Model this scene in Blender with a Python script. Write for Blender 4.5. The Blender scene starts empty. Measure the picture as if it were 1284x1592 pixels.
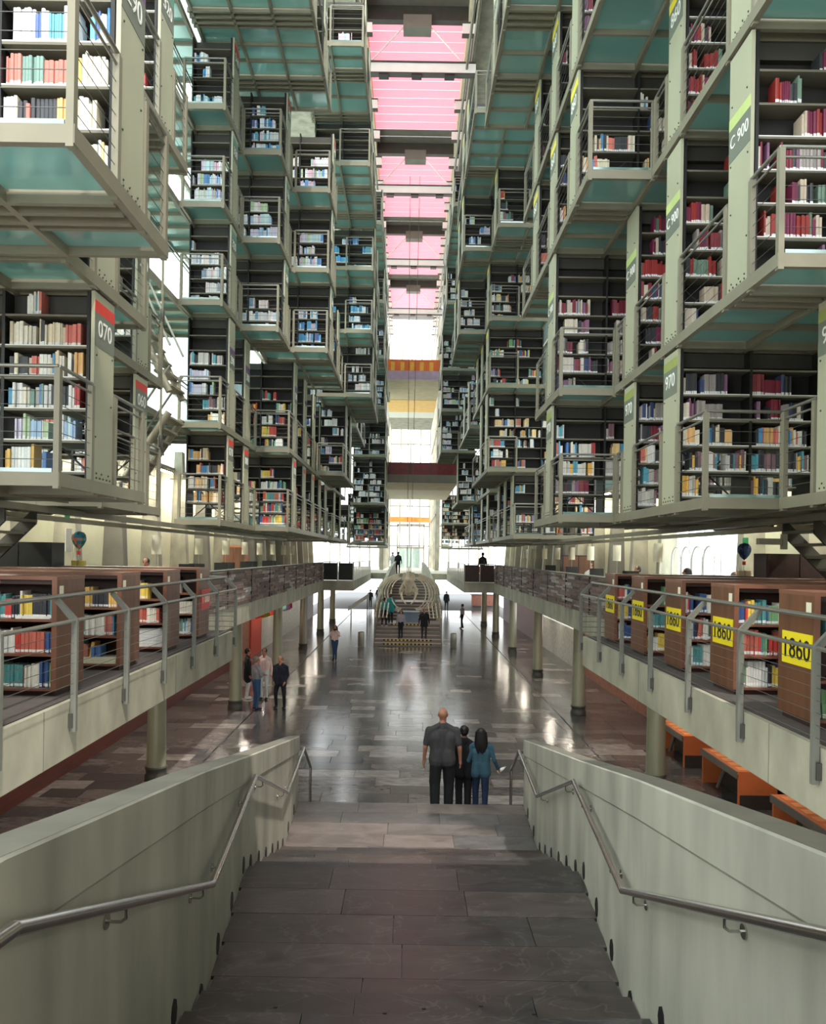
import bpy, math, random
import numpy as np
from mathutils import Vector, Matrix
R = random.Random(7)
scene = bpy.context.scene
C = scene.collection

# ------------------------------------------------------------------ camera, sky, exposure
EYE = 5.15
cam_d = bpy.data.cameras.new('camera')
cam = bpy.data.objects.new('camera', cam_d); C.objects.link(cam)
cam.location = (0, 0, EYE)
cam.rotation_euler = (Matrix.Rotation(math.radians(90), 3, 'X') @ Matrix.Rotation(math.radians(0.9), 3, 'Z')).to_euler()
cam_d.sensor_fit = 'HORIZONTAL'; cam_d.sensor_width = 36
cam_d.lens = 36 * 1250 / 1284
cam_d.shift_x = 6 / 1284
cam_d.shift_y = 67 / 1284
cam_d.clip_start = 0.05; cam_d.clip_end = 400
scene.camera = cam
scene.view_settings.view_transform = 'Standard'
scene.view_settings.look = 'None'
scene.view_settings.gamma = 1.0
scene.view_settings.use_curve_mapping = False
scene.view_settings.exposure = 0.95
world = bpy.data.worlds.new('sky'); scene.world = world
world.use_nodes = True
wn = world.node_tree.nodes; wl = world.node_tree.links
bg = wn['Background']
bg.inputs[0].default_value = (0.93, 0.98, 1.0, 1); bg.inputs[1].default_value = 2.2
sun_d = bpy.data.lights.new('sun', 'SUN'); sun_d.energy = 2.0; sun_d.angle = 0.03; sun_d.color = (1, .95, .85)
sun = bpy.data.objects.new('sun', sun_d); C.objects.link(sun)
sun.rotation_euler = (math.radians(28), math.radians(14), 0)

# ------------------------------------------------------------------ materials
MATS = {}
def new_mat(name):
    m = bpy.data.materials.new(name); m.use_nodes = True
    MATS[name] = m
    return m, m.node_tree.nodes, m.node_tree.links, m.node_tree.nodes['Principled BSDF']
def lin(r, g, b):
    f = lambda c: (c / 255 / 12.92) if c / 255 <= .04045 else ((c / 255 + .055) / 1.055) ** 2.4
    return (f(r), f(g), f(b), 1)
def mat(name, col, rough=.6, metal=0, var=.12, scale=3.0, bump=0, stretch=(1, 1, 1), spec=.5, source=None):
    """colour broken up by world-space noise; source 'object' / 'attr' takes the colour from the object or vertex colour"""
    m, n, l, p = new_mat(name)
    p.inputs['Roughness'].default_value = rough; p.inputs['Metallic'].default_value = metal
    p.inputs['Specular IOR Level'].default_value = spec
    geo = n.new('ShaderNodeNewGeometry'); mp = n.new('ShaderNodeMapping')
    mp.inputs['Scale'].default_value = stretch
    l.new(geo.outputs['Position'], mp.inputs[0])
    nz = n.new('ShaderNodeTexNoise'); nz.inputs['Scale'].default_value = scale; nz.inputs['Detail'].default_value = 5
    l.new(mp.outputs[0], nz.inputs['Vector'])
    mr = n.new('ShaderNodeMapRange'); mr.inputs[1].default_value = .25; mr.inputs[2].default_value = .75
    mr.inputs[3].default_value = 1 - var; mr.inputs[4].default_value = 1 + var
    l.new(nz.outputs['Fac'], mr.inputs[0])
    mx = n.new('ShaderNodeMix'); mx.data_type = 'RGBA'; mx.blend_type = 'MULTIPLY'; mx.inputs[0].default_value = 1
    if source == 'object':
        oi = n.new('ShaderNodeObjectInfo'); l.new(oi.outputs['Color'], mx.inputs[6])
    elif source == 'attr':
        at = n.new('ShaderNodeAttribute'); at.attribute_name = 'col'; l.new(at.outputs['Color'], mx.inputs[6])
    else:
        mx.inputs[6].default_value = col
    l.new(mr.outputs[0], mx.inputs[7]); l.new(mx.outputs[2], p.inputs['Base Color'])
    if bump:
        b = n.new('ShaderNodeBump'); b.inputs['Strength'].default_value = bump; b.inputs['Distance'].default_value = .02
        l.new(nz.outputs['Fac'], b.inputs['Height']); l.new(b.outputs[0], p.inputs['Normal'])
    return m

mat('steel', lin(132, 126, 108), .5, .15, .1, 2.5)
mat('steel_dark', lin(70, 68, 62), .5, .2, .12)
mat('panel_paint', lin(168, 166, 142), .5, 0, .06, 1.2)
mat('panel_patch', lin(112, 116, 104), .55, 0, .05)
mat('black_edge', lin(24, 22, 20), .5)
mat('shelf_metal', lin(112, 106, 92), .55, .1, .08)
mat('back_panel', lin(34, 32, 30), .7)
mat('rail_steel', lin(150, 148, 138), .35, .7, .06)
mat('inox', lin(190, 188, 182), .22, 1, .05)
mat('cable', lin(110, 108, 102), .4, .6)
mat('post_steel', lin(116, 116, 108), .5, .2)
mat('concrete', lin(160, 155, 138), .7, 0, .3, 2.2, .06, (1, 1, .5))
mat('concrete_wall', lin(212, 208, 180), .85, 0, .10, .8, .05)
mat('concrete_dark', lin(120, 116, 106), .8, 0, .15, 1.2)
mat('wood', lin(104, 66, 43), .45, 0, .28, 9, 0, (1, 1, .12))
mat('wood_dark', lin(58, 34, 28), .5, 0, .25, 8, 0, (1, .2, 1))
mat('wood_edge', lin(122, 80, 62), .45, 0, .12, 6)
mat('wall_red', lin(98, 44, 34), .55, 0, .25, 4, 0, (.2, .2, 6))
mat('door_red', lin(178, 58, 38), .6, 0, .15, 4, 0, (1, 1, 8))
mat('brick_red', lin(150, 98, 80), .8, 0, .25, 5, .1)
mat('marble', lin(190, 186, 178), .55, 0, .25, 5, .15)
mat('orange', lin(214, 116, 66), .5, 0, .08)
mat('orange_light', lin(240, 160, 104), .5, 0, .08)
mat('charcoal', lin(60, 54, 50), .6)
mat('grey_edge', lin(112, 104, 96), .6)
mat('col_paint', lin(140, 138, 118), .35, .1, .06)
mat('black', lin(16, 16, 18), .5)
mat('white', lin(236, 234, 228), .6, 0, .03)
mat('cream', lin(232, 224, 200), .6, 0, .05)
mat('yellow_sign', lin(246, 222, 32), .5, 0, .04)
mat('red_sign', lin(206, 52, 52), .5, 0, .04)
mat('green_sign', lin(30, 150, 84), .5, 0, .04)
mat('purple', lin(110, 76, 122), .5); mat('olive', lin(150, 158, 84), .5); mat('ltgreen', lin(190, 204, 130), .5)
mat('teal', lin(86, 144, 128), .5); mat('yellow', lin(236, 216, 60), .5); mat('redstripe', lin(212, 58, 48), .5)
mat('bone', lin(222, 210, 186), .7, 0, .2, 6)
mat('page', lin(226, 216, 194), .8)
mat('book_cover', (1, 1, 1, 1), .5, 0, .08, 30, source='object')
mat('book_cover_mass', (1, 1, 1, 1), .5, 0, .08, 30, source='attr')
mat('skin', lin(176, 120, 96), .55, 0, .06)
mat('hair_dark', lin(22, 17, 15), .5); mat('hair_grey', lin(120, 108, 98), .6)
mat('blueplinth', lin(112, 128, 146), .5)
mat('stone_strip', lin(120, 98, 92), .75, 0, .35, 7, .1)
mat('carpet', lin(74, 66, 64), .8, 0, .2, 8)
mat('mauve', lin(196, 176, 200), .7); mat('bridge_orange', lin(236, 120, 50), .5, 0, .2, 2)
mat('bridge_yellow', lin(246, 190, 70), .5); mat('bridge_beige', lin(208, 190, 160), .8, 0, .12, 2)
mat('bridge_red', lin(120, 46, 48), .5, 0, .2, 4)

def stone_mat(name, source, base_rough):
    m, n, l, p = new_mat(name)
    geo = n.new('ShaderNodeNewGeometry'); mp = n.new('ShaderNodeMapping'); mp.inputs['Scale'].default_value = (1, 1.8, 1)
    mp.inputs['Rotation'].default_value = (0, 0, .5)
    l.new(geo.outputs['Position'], mp.inputs[0])
    nz = n.new('ShaderNodeTexNoise'); nz.inputs['Scale'].default_value = 2.2; nz.inputs['Detail'].default_value = 8; nz.inputs['Distortion'].default_value = 1.2
    l.new(mp.outputs[0], nz.inputs['Vector'])
    mr = n.new('ShaderNodeMapRange'); mr.inputs[1].default_value = .3; mr.inputs[2].default_value = .75; mr.inputs[3].default_value = .7; mr.inputs[4].default_value = 1.4
    l.new(nz.outputs['Fac'], mr.inputs[0])
    vz = n.new('ShaderNodeTexNoise'); vz.inputs['Scale'].default_value = .9; vz.inputs['Detail'].default_value = 4; vz.inputs['Distortion'].default_value = 2.5
    l.new(mp.outputs[0], vz.inputs['Vector'])
    vr = n.new('ShaderNodeValToRGB')
    for e, (pos, v) in zip([vr.color_ramp.elements[0], vr.color_ramp.elements[1]], ((.485, 0), (.5, 1))): e.position = pos; e.color = (v, v, v, 1)
    e = vr.color_ramp.elements.new(.515); e.color = (0, 0, 0, 1)
    l.new(vz.outputs['Fac'], vr.inputs[0])
    mx = n.new('ShaderNodeMix'); mx.data_type = 'RGBA'; mx.blend_type = 'MULTIPLY'; mx.inputs[0].default_value = 1
    if source == 'object':
        oi = n.new('ShaderNodeObjectInfo'); l.new(oi.outputs['Color'], mx.inputs[6])
    else:
        at = n.new('ShaderNodeAttribute'); at.attribute_name = 'col'; l.new(at.outputs['Color'], mx.inputs[6])
    l.new(mr.outputs[0], mx.inputs[7])
    m2 = n.new('ShaderNodeMix'); m2.data_type = 'RGBA'
    ml = n.new('ShaderNodeMath'); ml.operation = 'MULTIPLY'; ml.inputs[1].default_value = .12
    l.new(vr.outputs[0], ml.inputs[0]); l.new(ml.outputs[0], m2.inputs[0])
    l.new(mx.outputs[2], m2.inputs[6]); m2.inputs[7].default_value = (.4, .36, .34, 1)
    l.new(m2.outputs[2], p.inputs['Base Color'])
    rr = n.new('ShaderNodeMapRange'); rr.inputs[3].default_value = base_rough - .05; rr.inputs[4].default_value = base_rough + .12
    l.new(nz.outputs['Fac'], rr.inputs[0]); l.new(rr.outputs[0], p.inputs['Roughness'])
    return m
stone_mat('slab', 'object', .15); stone_mat('tread', 'object', .3); stone_mat('slab_mass', 'attr', .13)

def glass_mat(name, col, trans, gloss=.25, rough=.12):
    """frosted float glass: body colour, light let through, and a reflection"""
    m, n, l, p = new_mat(name); n.remove(p)
    o = n['Material Output']
    df = n.new('ShaderNodeBsdfDiffuse'); df.inputs[0].default_value = col
    tl = n.new('ShaderNodeBsdfTranslucent'); tl.inputs[0].default_value = col
    gl = n.new('ShaderNodeBsdfGlossy'); gl.inputs[0].default_value = (.8, .9, .88, 1); gl.inputs['Roughness'].default_value = rough
    a = n.new('ShaderNodeMixShader'); a.inputs[0].default_value = trans
    b = n.new('ShaderNodeMixShader'); b.inputs[0].default_value = gloss
    l.new(df.outputs[0], a.inputs[1]); l.new(tl.outputs[0], a.inputs[2])
    l.new(a.outputs[0], b.inputs[1]); l.new(gl.outputs[0], b.inputs[2]); l.new(b.outputs[0], o.inputs[0])
    return m
glass_mat('floor_glass', lin(156, 190, 184), .62, .26)
glass_mat('louvre_pink', lin(242, 180, 190), .62, .03, .4)
def tint_glass(name, col, f):
    m, n, l, p = new_mat(name); n.remove(p)
    tr = n.new('ShaderNodeBsdfTransparent'); tr.inputs[0].default_value = col
    df = n.new('ShaderNodeBsdfTranslucent'); df.inputs[0].default_value = col
    mx = n.new('ShaderNodeMixShader'); mx.inputs[0].default_value = f
    l.new(tr.outputs[0], mx.inputs[1]); l.new(df.outputs[0], mx.inputs[2]); l.new(mx.outputs[0], n['Material Output'].inputs[0])
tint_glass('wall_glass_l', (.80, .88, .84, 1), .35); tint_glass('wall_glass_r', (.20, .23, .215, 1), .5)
m, n, l, p = new_mat('clear_glass'); n.remove(p)
tr = n.new('ShaderNodeBsdfTransparent'); tr.inputs[0].default_value = (.92, .97, .96, 1)
gl = n.new('ShaderNodeBsdfGlossy'); gl.inputs['Roughness'].default_value = .03
mxs = n.new('ShaderNodeMixShader'); mxs.inputs[0].default_value = .1
l.new(tr.outputs[0], mxs.inputs[1]); l.new(gl.outputs[0], mxs.inputs[2]); l.new(mxs.outputs[0], n['Material Output'].inputs[0])

def lamp_mat(name, col, strength):
    m, n, l, p = new_mat(name); n.remove(p)
    em = n.new('ShaderNodeEmission'); em.inputs[0].default_value = col; em.inputs[1].default_value = strength
    l.new(em.outputs[0], n['Material Output'].inputs[0])
lamp_mat('downlight_glow', (1, .9, .74, 1), 130); lamp_mat('added_tube_glow', (1, .97, .84, 1), 110)
# ------------------------------------------------------------------ mesh helpers
CUBES = {}
def cube_mesh(mn):
    """a unit box with small chamfers, one mesh per material, shared by every bar, plate and board of that material"""
    if mn not in CUBES:
        me = bpy.data.meshes.new('board_' + mn)
        v = [(x, y, z) for x in (-1, 1) for y in (-1, 1) for z in (-1, 1)]
        f = [(0, 1, 3, 2), (4, 6, 7, 5), (0, 4, 5, 1), (2, 3, 7, 6), (0, 2, 6, 4), (1, 5, 7, 3)]
        me.from_pydata(v, [], f); me.materials.append(MATS[mn]); me.update()
        CUBES[mn] = me
    return CUBES[mn]
WORLD = {}
def wloc(o):
    return WORLD.get(o.name, Vector((0, 0, 0)))
def put(o, parent, loc):
    """link o at world position loc under parent (parents carry no rotation unless placed with place_tree)"""
    C.objects.link(o)
    loc = Vector(loc)
    WORLD[o.name] = loc
    if parent is not None:
        o.parent = parent
        o.location = loc - wloc(parent)
        sc = parent.scale
        if tuple(sc) != (1, 1, 1):      # child of a scaled board: undo its scale
            o.matrix_parent_inverse = Matrix.Diagonal((1 / sc[0], 1 / sc[1], 1 / sc[2], 1))
            o.location = loc - wloc(parent)
    else:
        o.location = loc
    return o
def box(name, parent, mn, x0, x1, y0, y1, z0, z1, col=None):
    if x1 < x0: x0, x1 = x1, x0
    o = bpy.data.objects.new(name, cube_mesh(mn))
    o.scale = ((x1 - x0) / 2, (y1 - y0) / 2, (z1 - z0) / 2)
    put(o, parent, ((x0 + x1) / 2, (y0 + y1) / 2, (z0 + z1) / 2))
    if col: o.color = col
    return o
class MB:
    def __init__(s): s.v = []; s.f = []; s.mi = []; s.smooth = []
    def add(s, v, f, mi=0, sm=False):
        b = len(s.v); s.v += [tuple(p) for p in v]
        for q in f: s.f.append(tuple(i + b for i in q)); s.mi.append(mi); s.smooth.append(sm)
    def box(s, x0, x1, y0, y1, z0, z1, mi=0):
        if x1 < x0: x0, x1 = x1, x0
        v = [(x, y, z) for x in (x0, x1) for y in (y0, y1) for z in (z0, z1)]
        s.add(v, [(0, 1, 3, 2), (4, 6, 7, 5), (0, 4, 5, 1), (2, 3, 7, 6), (0, 2, 6, 4), (1, 5, 7, 3)], mi)
    def tube(s, pts, r, n=8, mi=0, cap=True):
        pts = [Vector(p) for p in pts]; N = len(pts)
        rs = r if isinstance(r, (list, tuple)) else [r] * N
        rings = []
        for i, p in enumerate(pts):
            a = pts[max(i - 1, 0)]; b = pts[min(i + 1, N - 1)]
            t = (b - a).normalized()
            up = Vector((0, 0, 1)) if abs(t.z) < .95 else Vector((0, 1, 0))
            u = t.cross(up).normalized(); w = u.cross(t)
            rings.append([p + (u * math.cos(2 * math.pi * k / n) + w * math.sin(2 * math.pi * k / n)) * rs[i] for k in range(n)])
        v = [q for rg in rings for q in rg]; f = []
        for i in range(N - 1):
            for k in range(n):
                f.append((i * n + k, i * n + (k + 1) % n, (i + 1) * n + (k + 1) % n, (i + 1) * n + k))
        s.add(v, f, mi, True)
        if cap:
            s.add(rings[0], [tuple(range(n))[::-1]], mi); s.add(rings[-1], [tuple(range(n))], mi)
    def lathe(s, c, prof, n=16, mi=0):
        v = []; f = []
        for (r, z) in prof:
            for k in range(n): v.append((c[0] + r * math.cos(2 * math.pi * k / n), c[1] + r * math.sin(2 * math.pi * k / n), c[2] + z))
        for i in range(len(prof) - 1):
            for k in range(n): f.append((i * n + k, i * n + (k + 1) % n, (i + 1) * n + (k + 1) % n, (i + 1) * n + k))
        s.add(v, f, mi, True)
        if prof[0][0] > 1e-4: s.add(v[:n], [tuple(range(n))[::-1]], mi)
        if prof[-1][0] > 1e-4: s.add(v[-n:], [tuple(range(n))], mi)
    def ball(s, c, r, n=12, m=8, mi=0):
        rr = r if isinstance(r, (list, tuple)) else (r, r, r)
        v = []; f = []
        for i in range(m + 1):
            th = math.pi * i / m
            for k in range(n):
                ph = 2 * math.pi * k / n
                v.append((c[0] + rr[0] * math.sin(th) * math.cos(ph), c[1] + rr[1] * math.sin(th) * math.sin(ph), c[2] + rr[2] * math.cos(th)))
        for i in range(m):
            for k in range(n): f.append((i * n + k, (i + 1) * n + k, (i + 1) * n + (k + 1) % n, i * n + (k + 1) % n))
        s.add(v, f, mi, True)
    def build(s, name, mats, parent=None, loc=None):
        """vertices are world coordinates; the object's origin goes to loc (default: parent's base)"""
        if isinstance(mats, str): mats = [mats]
        if loc is None: loc = wloc(parent) if parent is not None else Vector((0, 0, 0))
        loc = Vector(loc)
        me = bpy.data.meshes.new(name)
        me.from_pydata([(p[0] - loc.x, p[1] - loc.y, p[2] - loc.z) for p in s.v], [], s.f)
        for mn in mats: me.materials.append(MATS[mn])
        me.polygons.foreach_set('material_index', s.mi); me.polygons.foreach_set('use_smooth', s.smooth); me.update()
        return put(bpy.data.objects.new(name, me), parent, loc)
def tag(o, label=None, cat=None, group=None, kind=None):
    if label: o['label'] = label
    if cat: o['category'] = cat
    if group: o['group'] = group
    if kind: o['kind'] = kind
    return o
def thing(name, loc, label=None, cat=None, group=None, kind=None):
    o = bpy.data.objects.new(name, None); o.empty_display_size = .1
    put(o, None, loc)
    return tag(o, label, cat, group, kind)
TXT = {}
def text_mesh(s, size, mn):
    if (s, size, mn) not in TXT:
        cu = bpy.data.curves.new('lettering', 'FONT'); cu.body = s; cu.size = size; cu.align_x = 'CENTER'; cu.align_y = 'CENTER'
        cu.extrude = .002; cu.resolution_u = 3
        o = bpy.data.objects.new('lettering', cu); C.objects.link(o)
        me = bpy.data.meshes.new_from_object(o.evaluated_get(bpy.context.evaluated_depsgraph_get()))
        me.materials.clear(); me.materials.append(MATS[mn]); bpy.data.objects.remove(o)
        TXT[(s, size, mn)] = me
    return TXT[(s, size, mn)]
for s_ in ('070', '060', '080', '290', '300', '320', '330', '340', '350', '360', '970', '860', '800', '780', '760', '740'): text_mesh(s_, .27, 'white')
text_mesh('C 900', .2, 'white'); text_mesh('1860', .27, 'black'); text_mesh('1 000', .22, 'cream')
def text(name, parent, s, size, loc, mn, face):
    o = bpy.data.objects.new(name, text_mesh(s, size, mn))
    put(o, parent, loc)
    o.rotation_euler = (math.radians(90), 0, math.radians({'R': -90, 'L': 90, 'F': 0}[face]))
    return o
ORD = ['first', 'second', 'third', 'fourth', 'fifth', 'sixth', 'seventh', 'eighth', 'ninth', 'tenth', 'eleventh', 'twelfth'] + [str(i) + 'th' for i in range(13, 60)]
SIDE = {-1: 'left', 1: 'right'}

# ------------------------------------------------------------------ the setting: floor, mezzanines, walls, roof
MZ = 3.65                       # mezzanine floor level
flo = thing('floor', (0, 30, 0), kind='structure')
box('floor_bed', flo, 'black', -9.6, 9.6, 8, 110, -.3, -.022)
slabs = []
y = 13.0; r = 0
while y < 75:
    dep = .62 if y < 50 else 1.2
    x = -7.8 - R.random() * 1.2
    while x < 7.8:
        w = R.choice((.8, 1.05, 1.3, 1.6)) * (1 if y < 50 else 2)
        a = max(x, -7.8); b = min(x + w, 7.8)
        if b - a > .1:
            k = R.random()
            base = (.12, .104, .099) if k < .55 else ((.06, .055, .057) if k < .85 else (.26, .23, .215))
            j = R.uniform(.85, 1.15)
            slabs.append((a, b, y, y + dep, tuple(c * j for c in base)))
        x += w
    y += dep
slabs = [s for s in slabs if not (abs(s[0] + s[1]) / 2 < 1.9 and s[3] < 15.2)]
def visible_floor(s):
    d = (s[2] + s[3]) / 2; x = (s[0] + s[1]) / 2
    return abs(x) / d < .52 and not (d < 14.5 and abs(x) < 1.5)
slabs.sort(key=lambda s: (not visible_floor(s), s[2]))
for (a, b, c, d, col) in slabs[:300]:
    box('stone_slab', flo, 'slab', a + .006, b - .006, c + .006, d - .006, -.05, R.uniform(-.002, 0), col + (1,))
def colour_mass(name, mats, mb, cols, parent, kind='stuff'):
    o = mb.build(name, mats, parent)
    at = o.data.color_attributes.new('col', 'FLOAT_COLOR', 'CORNER')
    arr = np.ones((len(o.data.loops), 4), np.float32)
    i = 0
    for p, cc in zip(o.data.polygons, cols):
        arr[p.loop_start:p.loop_start + p.loop_total, :3] = cc
    at.data.foreach_set('color', arr.ravel())
    tag(o, kind=kind)
    return o
mb = MB(); cols = []
for (a, b, c, d, col) in slabs[300:]:
    mb.box(a + .004, b - .004, c + .004, d - .004, -.05, 0); cols += [col] * 6
colour_mass('far_stone_slabs', 'slab_mass', mb, cols, flo)
for s in (-1, 1):
    box('floor_channel', flo, 'black', s * 4.98 - .025, s * 4.98 + .025, 14, 75, -.04, .003)

def halfw(d):                    # half width of the foreground stair, measured from its centre line
    P = [(-2, 1.0), (0, 1.1), (5.34, 1.445), (7.92, 1.65), (10.73, 1.75), (13.2, 1.85), (16, 1.9)]
    for (a, p), (b, q) in zip(P, P[1:]):
        if d <= b: return p + (q - p) * (d - a) / (b - a)
    return P[-1][1]
L1Z, L2Z = EYE - 3.086, EYE - 4.076
STEPS = []
for i in range(8): STEPS.append((.9 + i * .555, .9 + (i + 1) * .555, MZ - (i + 1) * (MZ - L1Z) / 9))
k = 5.34
while k < 7.9: STEPS.append((k, min(k + .516, 7.92), L1Z)); k += .516
for i in range(5): STEPS.append((7.92 + i * .562, 7.92 + (i + 1) * .562, L1Z - (i + 1) * (L1Z - L2Z) / 6))
k = 10.73
while k < 13.15: STEPS.append((k, k + .494, L2Z)); k += .494
for i in range(5): STEPS.append((13.2 + i * .5, 13.2 + (i + 1) * .5, L2Z - (i + 1) * L2Z / 6))
TOPZ = [(-2, 4.62), (0, 4.5), (2.29, EYE - .88), (3, EYE - 1.015), (5.34, EYE - 1.46), (7.92, EYE - 2.0), (10.73, EYE - 2.53), (13.2, EYE - 3.0)]
def topz(d):
    for (a, p), (b, q) in zip(TOPZ, TOPZ[1:]):
        if d <= b: return p + (q - p) * (d - a) / (b - a)
    return TOPZ[-1][1]
def step_z(d):
    if d < .9: return MZ
    for (a, b, z) in STEPS:
        if a <= d < b: return z
    return 0
def staircase(label, cx, ymap, near):
    root = thing('staircase', (cx, ymap(8), 0), label, 'staircase', 'stone staircases of the nave')
    body = MB()
    for (a, b, z) in STEPS:
        hw = (halfw(a) + halfw(b)) / 2 + .05
        y0, y1 = sorted((ymap(a), ymap(b)))
        body.box(cx - hw, cx + hw, y0, y1, 0 if z < 2 else z - .6, z - .03)
    body.build('stair_core', 'concrete_dark', root)
    for q, (a, b, z) in enumerate(STEPS):
        hw = (halfw(a) + halfw(b)) / 2 - .004
        y0, y1 = sorted((ymap(a), ymap(b)))
        cuts = [-hw]
        if near:
            c = -hw + R.uniform(.5, 1.5)
            while c < hw - .45: cuts.append(c); c += R.uniform(.9, 1.7)
        cuts.append(hw)
        for u, w in zip(cuts, cuts[1:]):
            j = R.uniform(.75, 1.3)
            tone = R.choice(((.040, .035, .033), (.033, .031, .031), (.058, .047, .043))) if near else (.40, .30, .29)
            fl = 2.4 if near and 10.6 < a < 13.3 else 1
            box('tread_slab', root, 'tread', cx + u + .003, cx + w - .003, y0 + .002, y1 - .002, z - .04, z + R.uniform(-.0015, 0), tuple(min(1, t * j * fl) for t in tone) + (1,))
    return root
CXS = .09
st_near = staircase('dark stone staircase descending in the foreground between concrete parapets', CXS, lambda d: d, True)
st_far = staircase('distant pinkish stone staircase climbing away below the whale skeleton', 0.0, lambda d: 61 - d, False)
# bolt marks left on the nearest treads
mb = MB()
for (x, y) in ((-.62, 5.02), (-.2, 5.1), (.05, 5.16), (.3, 4.98), (.75, 5.12), (-.9, 5.15), (.42, 5.2), (.95, 5.0), (-.4, 4.9)):
    mb.lathe((CXS + x, y, step_z(5.1)), [(.014, .0005), (.014, .002), (.004, .003)], 8)
mb.build('bolt_marks', 'black', st_near)

def stair_wall(s, cx, ymap, near, label):
    t = .17
    root = thing('stair_parapet', (cx + s * 1.7, ymap(8), 0), label, 'parapet', 'concrete parapets beside the stone staircases')
    mb = MB(); ds = [x * .33 for x in range(-6, 40)] + [13.2]
    ds = [d for d in ds if d <= 13.2]
    rows = []
    for d in ds:
        z = topz(d); xi = halfw(d); g = z - .27 - .02 * d * 0
        prof = [(xi, -.0 if d > 5 else 1.0), (xi, g), (xi - .014, g + .018), (xi - .014, z - .01), (xi - .004, z), (xi + t, z), (xi + t + .01, z - .01), (xi + t + .01, -.0 if d > 5 else 1.0)]
        rows.append([(cx + s * a, ymap(d), zz) for a, zz in prof])
    n = len(rows[0]); v = [p for r_ in rows for p in r_]; f = []; ftop = []
    for i in range(len(rows) - 1):
        for k in range(n):
            q = (i * n + k, i * n + (k + 1) % n, (i + 1) * n + (k + 1) % n, (i + 1) * n + k)
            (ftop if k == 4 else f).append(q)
    f.append(tuple(range(n))); f.append(tuple((len(rows) - 1) * n + k for k in range(n))[::-1])
    mb.add(v, f); mb.build('wall_body', 'concrete_stair' if near else 'concrete', root)
    mt = MB(); mt.add(v, ftop); mt.v = [(p[0], p[1], p[2] + .001) for p in mt.v]; mt.build('coping_face', 'concrete_cap_shade' if near else 'concrete', root)  # near parapets: shade on the top face is put into its darker colour
    if near:
        for d in (4.6, 5.42, 6.15, 6.9, 7.7, 8.2, 8.76, 9.32, 9.9, 10.45, 11.0, 11.7, 12.5):
            z = step_z(d); xi = halfw(d)
            mb = MB(); pts = [(cx + s * (xi - .006), d + .06 * math.cos(q), z + .09 + .085 * math.sin(q)) for q in [k * math.pi / 4 for k in range(8)]]
            mb.add(pts + [(cx + s * (xi + .01), p[1], p[2]) for p in pts], [tuple(range(8)), tuple(range(8, 16))] + [(k, (k + 1) % 8, 8 + (k + 1) % 8, 8 + k) for k in range(8)])
            mb.build('step_light', 'black', root)
    return root
mat('concrete_cap_shade', lin(112, 108, 98), .6, 0, .22, 2.5, .05)
mat('concrete_stair', lin(172, 168, 156), .55, 0, .38, 1.8, .05, (1, 1, .3))
for s in (-1, 1):
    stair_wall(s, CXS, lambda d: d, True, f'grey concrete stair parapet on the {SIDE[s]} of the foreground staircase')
    stair_wall(s, 0.0, lambda d: 61 - d, False, f'distant concrete stair parapet on the {SIDE[s]} of the far staircase')
    # stainless handrail on brackets
    rl = thing('handrail', (CXS + s * 1.6, 6, 2), f'stainless steel handrail bracketed to the {SIDE[s]} foreground stair parapet', 'handrail', 'stair handrails')
    hx = lambda d: CXS + s * (halfw(d) - .085)
    hz = .885
    pts = [(.3, MZ + hz - .1), (2.2, EYE - 1.04), (5.33, L1Z + hz), (7.92, L1Z + hz), (10.73, L2Z + hz), (13.2, L2Z + hz), (14.3, 1.36)]
    P = [(hx(d), d, z) for d, z in pts] + [(hx(14.3), 14.3, .5)]
    mb = MB()
    for a, b in zip(P, P[1:]): mb.tube([a, b], .024, 12)
    for p in P[1:-1]: mb.ball(p, .0245, 12, 8)
    mb.build('rail_tube', 'inox', rl)
    for d in (1.2, 2.1, 3.3, 5.0, 5.8, 7.3, 8.4, 10.3, 11.2, 12.8):
        zz = None
        for (a, p), (b, q) in zip(pts, pts[1:]):
            if a <= d <= b: zz = p + (q - p) * (d - a) / (b - a)
        x = hx(d); xw = CXS + s * (halfw(d) - .002)
        mb = MB(); mb.tube([(x, d, zz - .02), (x, d, zz - .06), (x + s * .02, d, zz - .075), (xw, d, zz - .075)], .007, 8)
        mb.tube([(xw, d, zz - .075), (xw - s * .008, d, zz - .075)], .032, 12)
        mb.build('bracket', 'inox', rl)

# ---- mezzanine slabs and what carries them
XN, XFAR, XB = 3.34, 4.8, 3.1
for s in (-1, 1):
    fm = thing('floor', (s * 6, 20, MZ), kind='structure')
    box('slab', fm, 'concrete', s * XN, s * 9.7, -3, 15.35, MZ - .55, MZ)
    box('slab', fm, 'concrete', s * XFAR, s * 9.7, 15.35, 45, MZ - .55, MZ)
    box('slab', fm, 'concrete', s * XB, s * 9.7, 45, 66, MZ - .55, MZ)
    box('floor_finish', fm, 'carpet', s * (XN + .06), s * 9.7, -3, 15.3, MZ, MZ + .012)
    box('floor_finish', fm, 'carpet', s * (XFAR + .25), s * 9.7, 15.3, 66, MZ, MZ + .012)
    for yy in (3.2, 7.4, 11.6): box('joint', fm, 'concrete_dark', s * (XN - .002), s * (XN + .01), yy, yy + .012, MZ - .55, MZ)
fm = thing('floor', (0, 70, MZ), kind='structure')
box('slab', fm, 'concrete', -9.7, 9.7, 66, 100, MZ - .5, MZ)
box('slab', fm, 'concrete', -9.7, 9.7, -6, -3, MZ - .5, MZ)
box('slab', fm, 'concrete', -XN, XN, -3, .9, MZ - .5, MZ)

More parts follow.
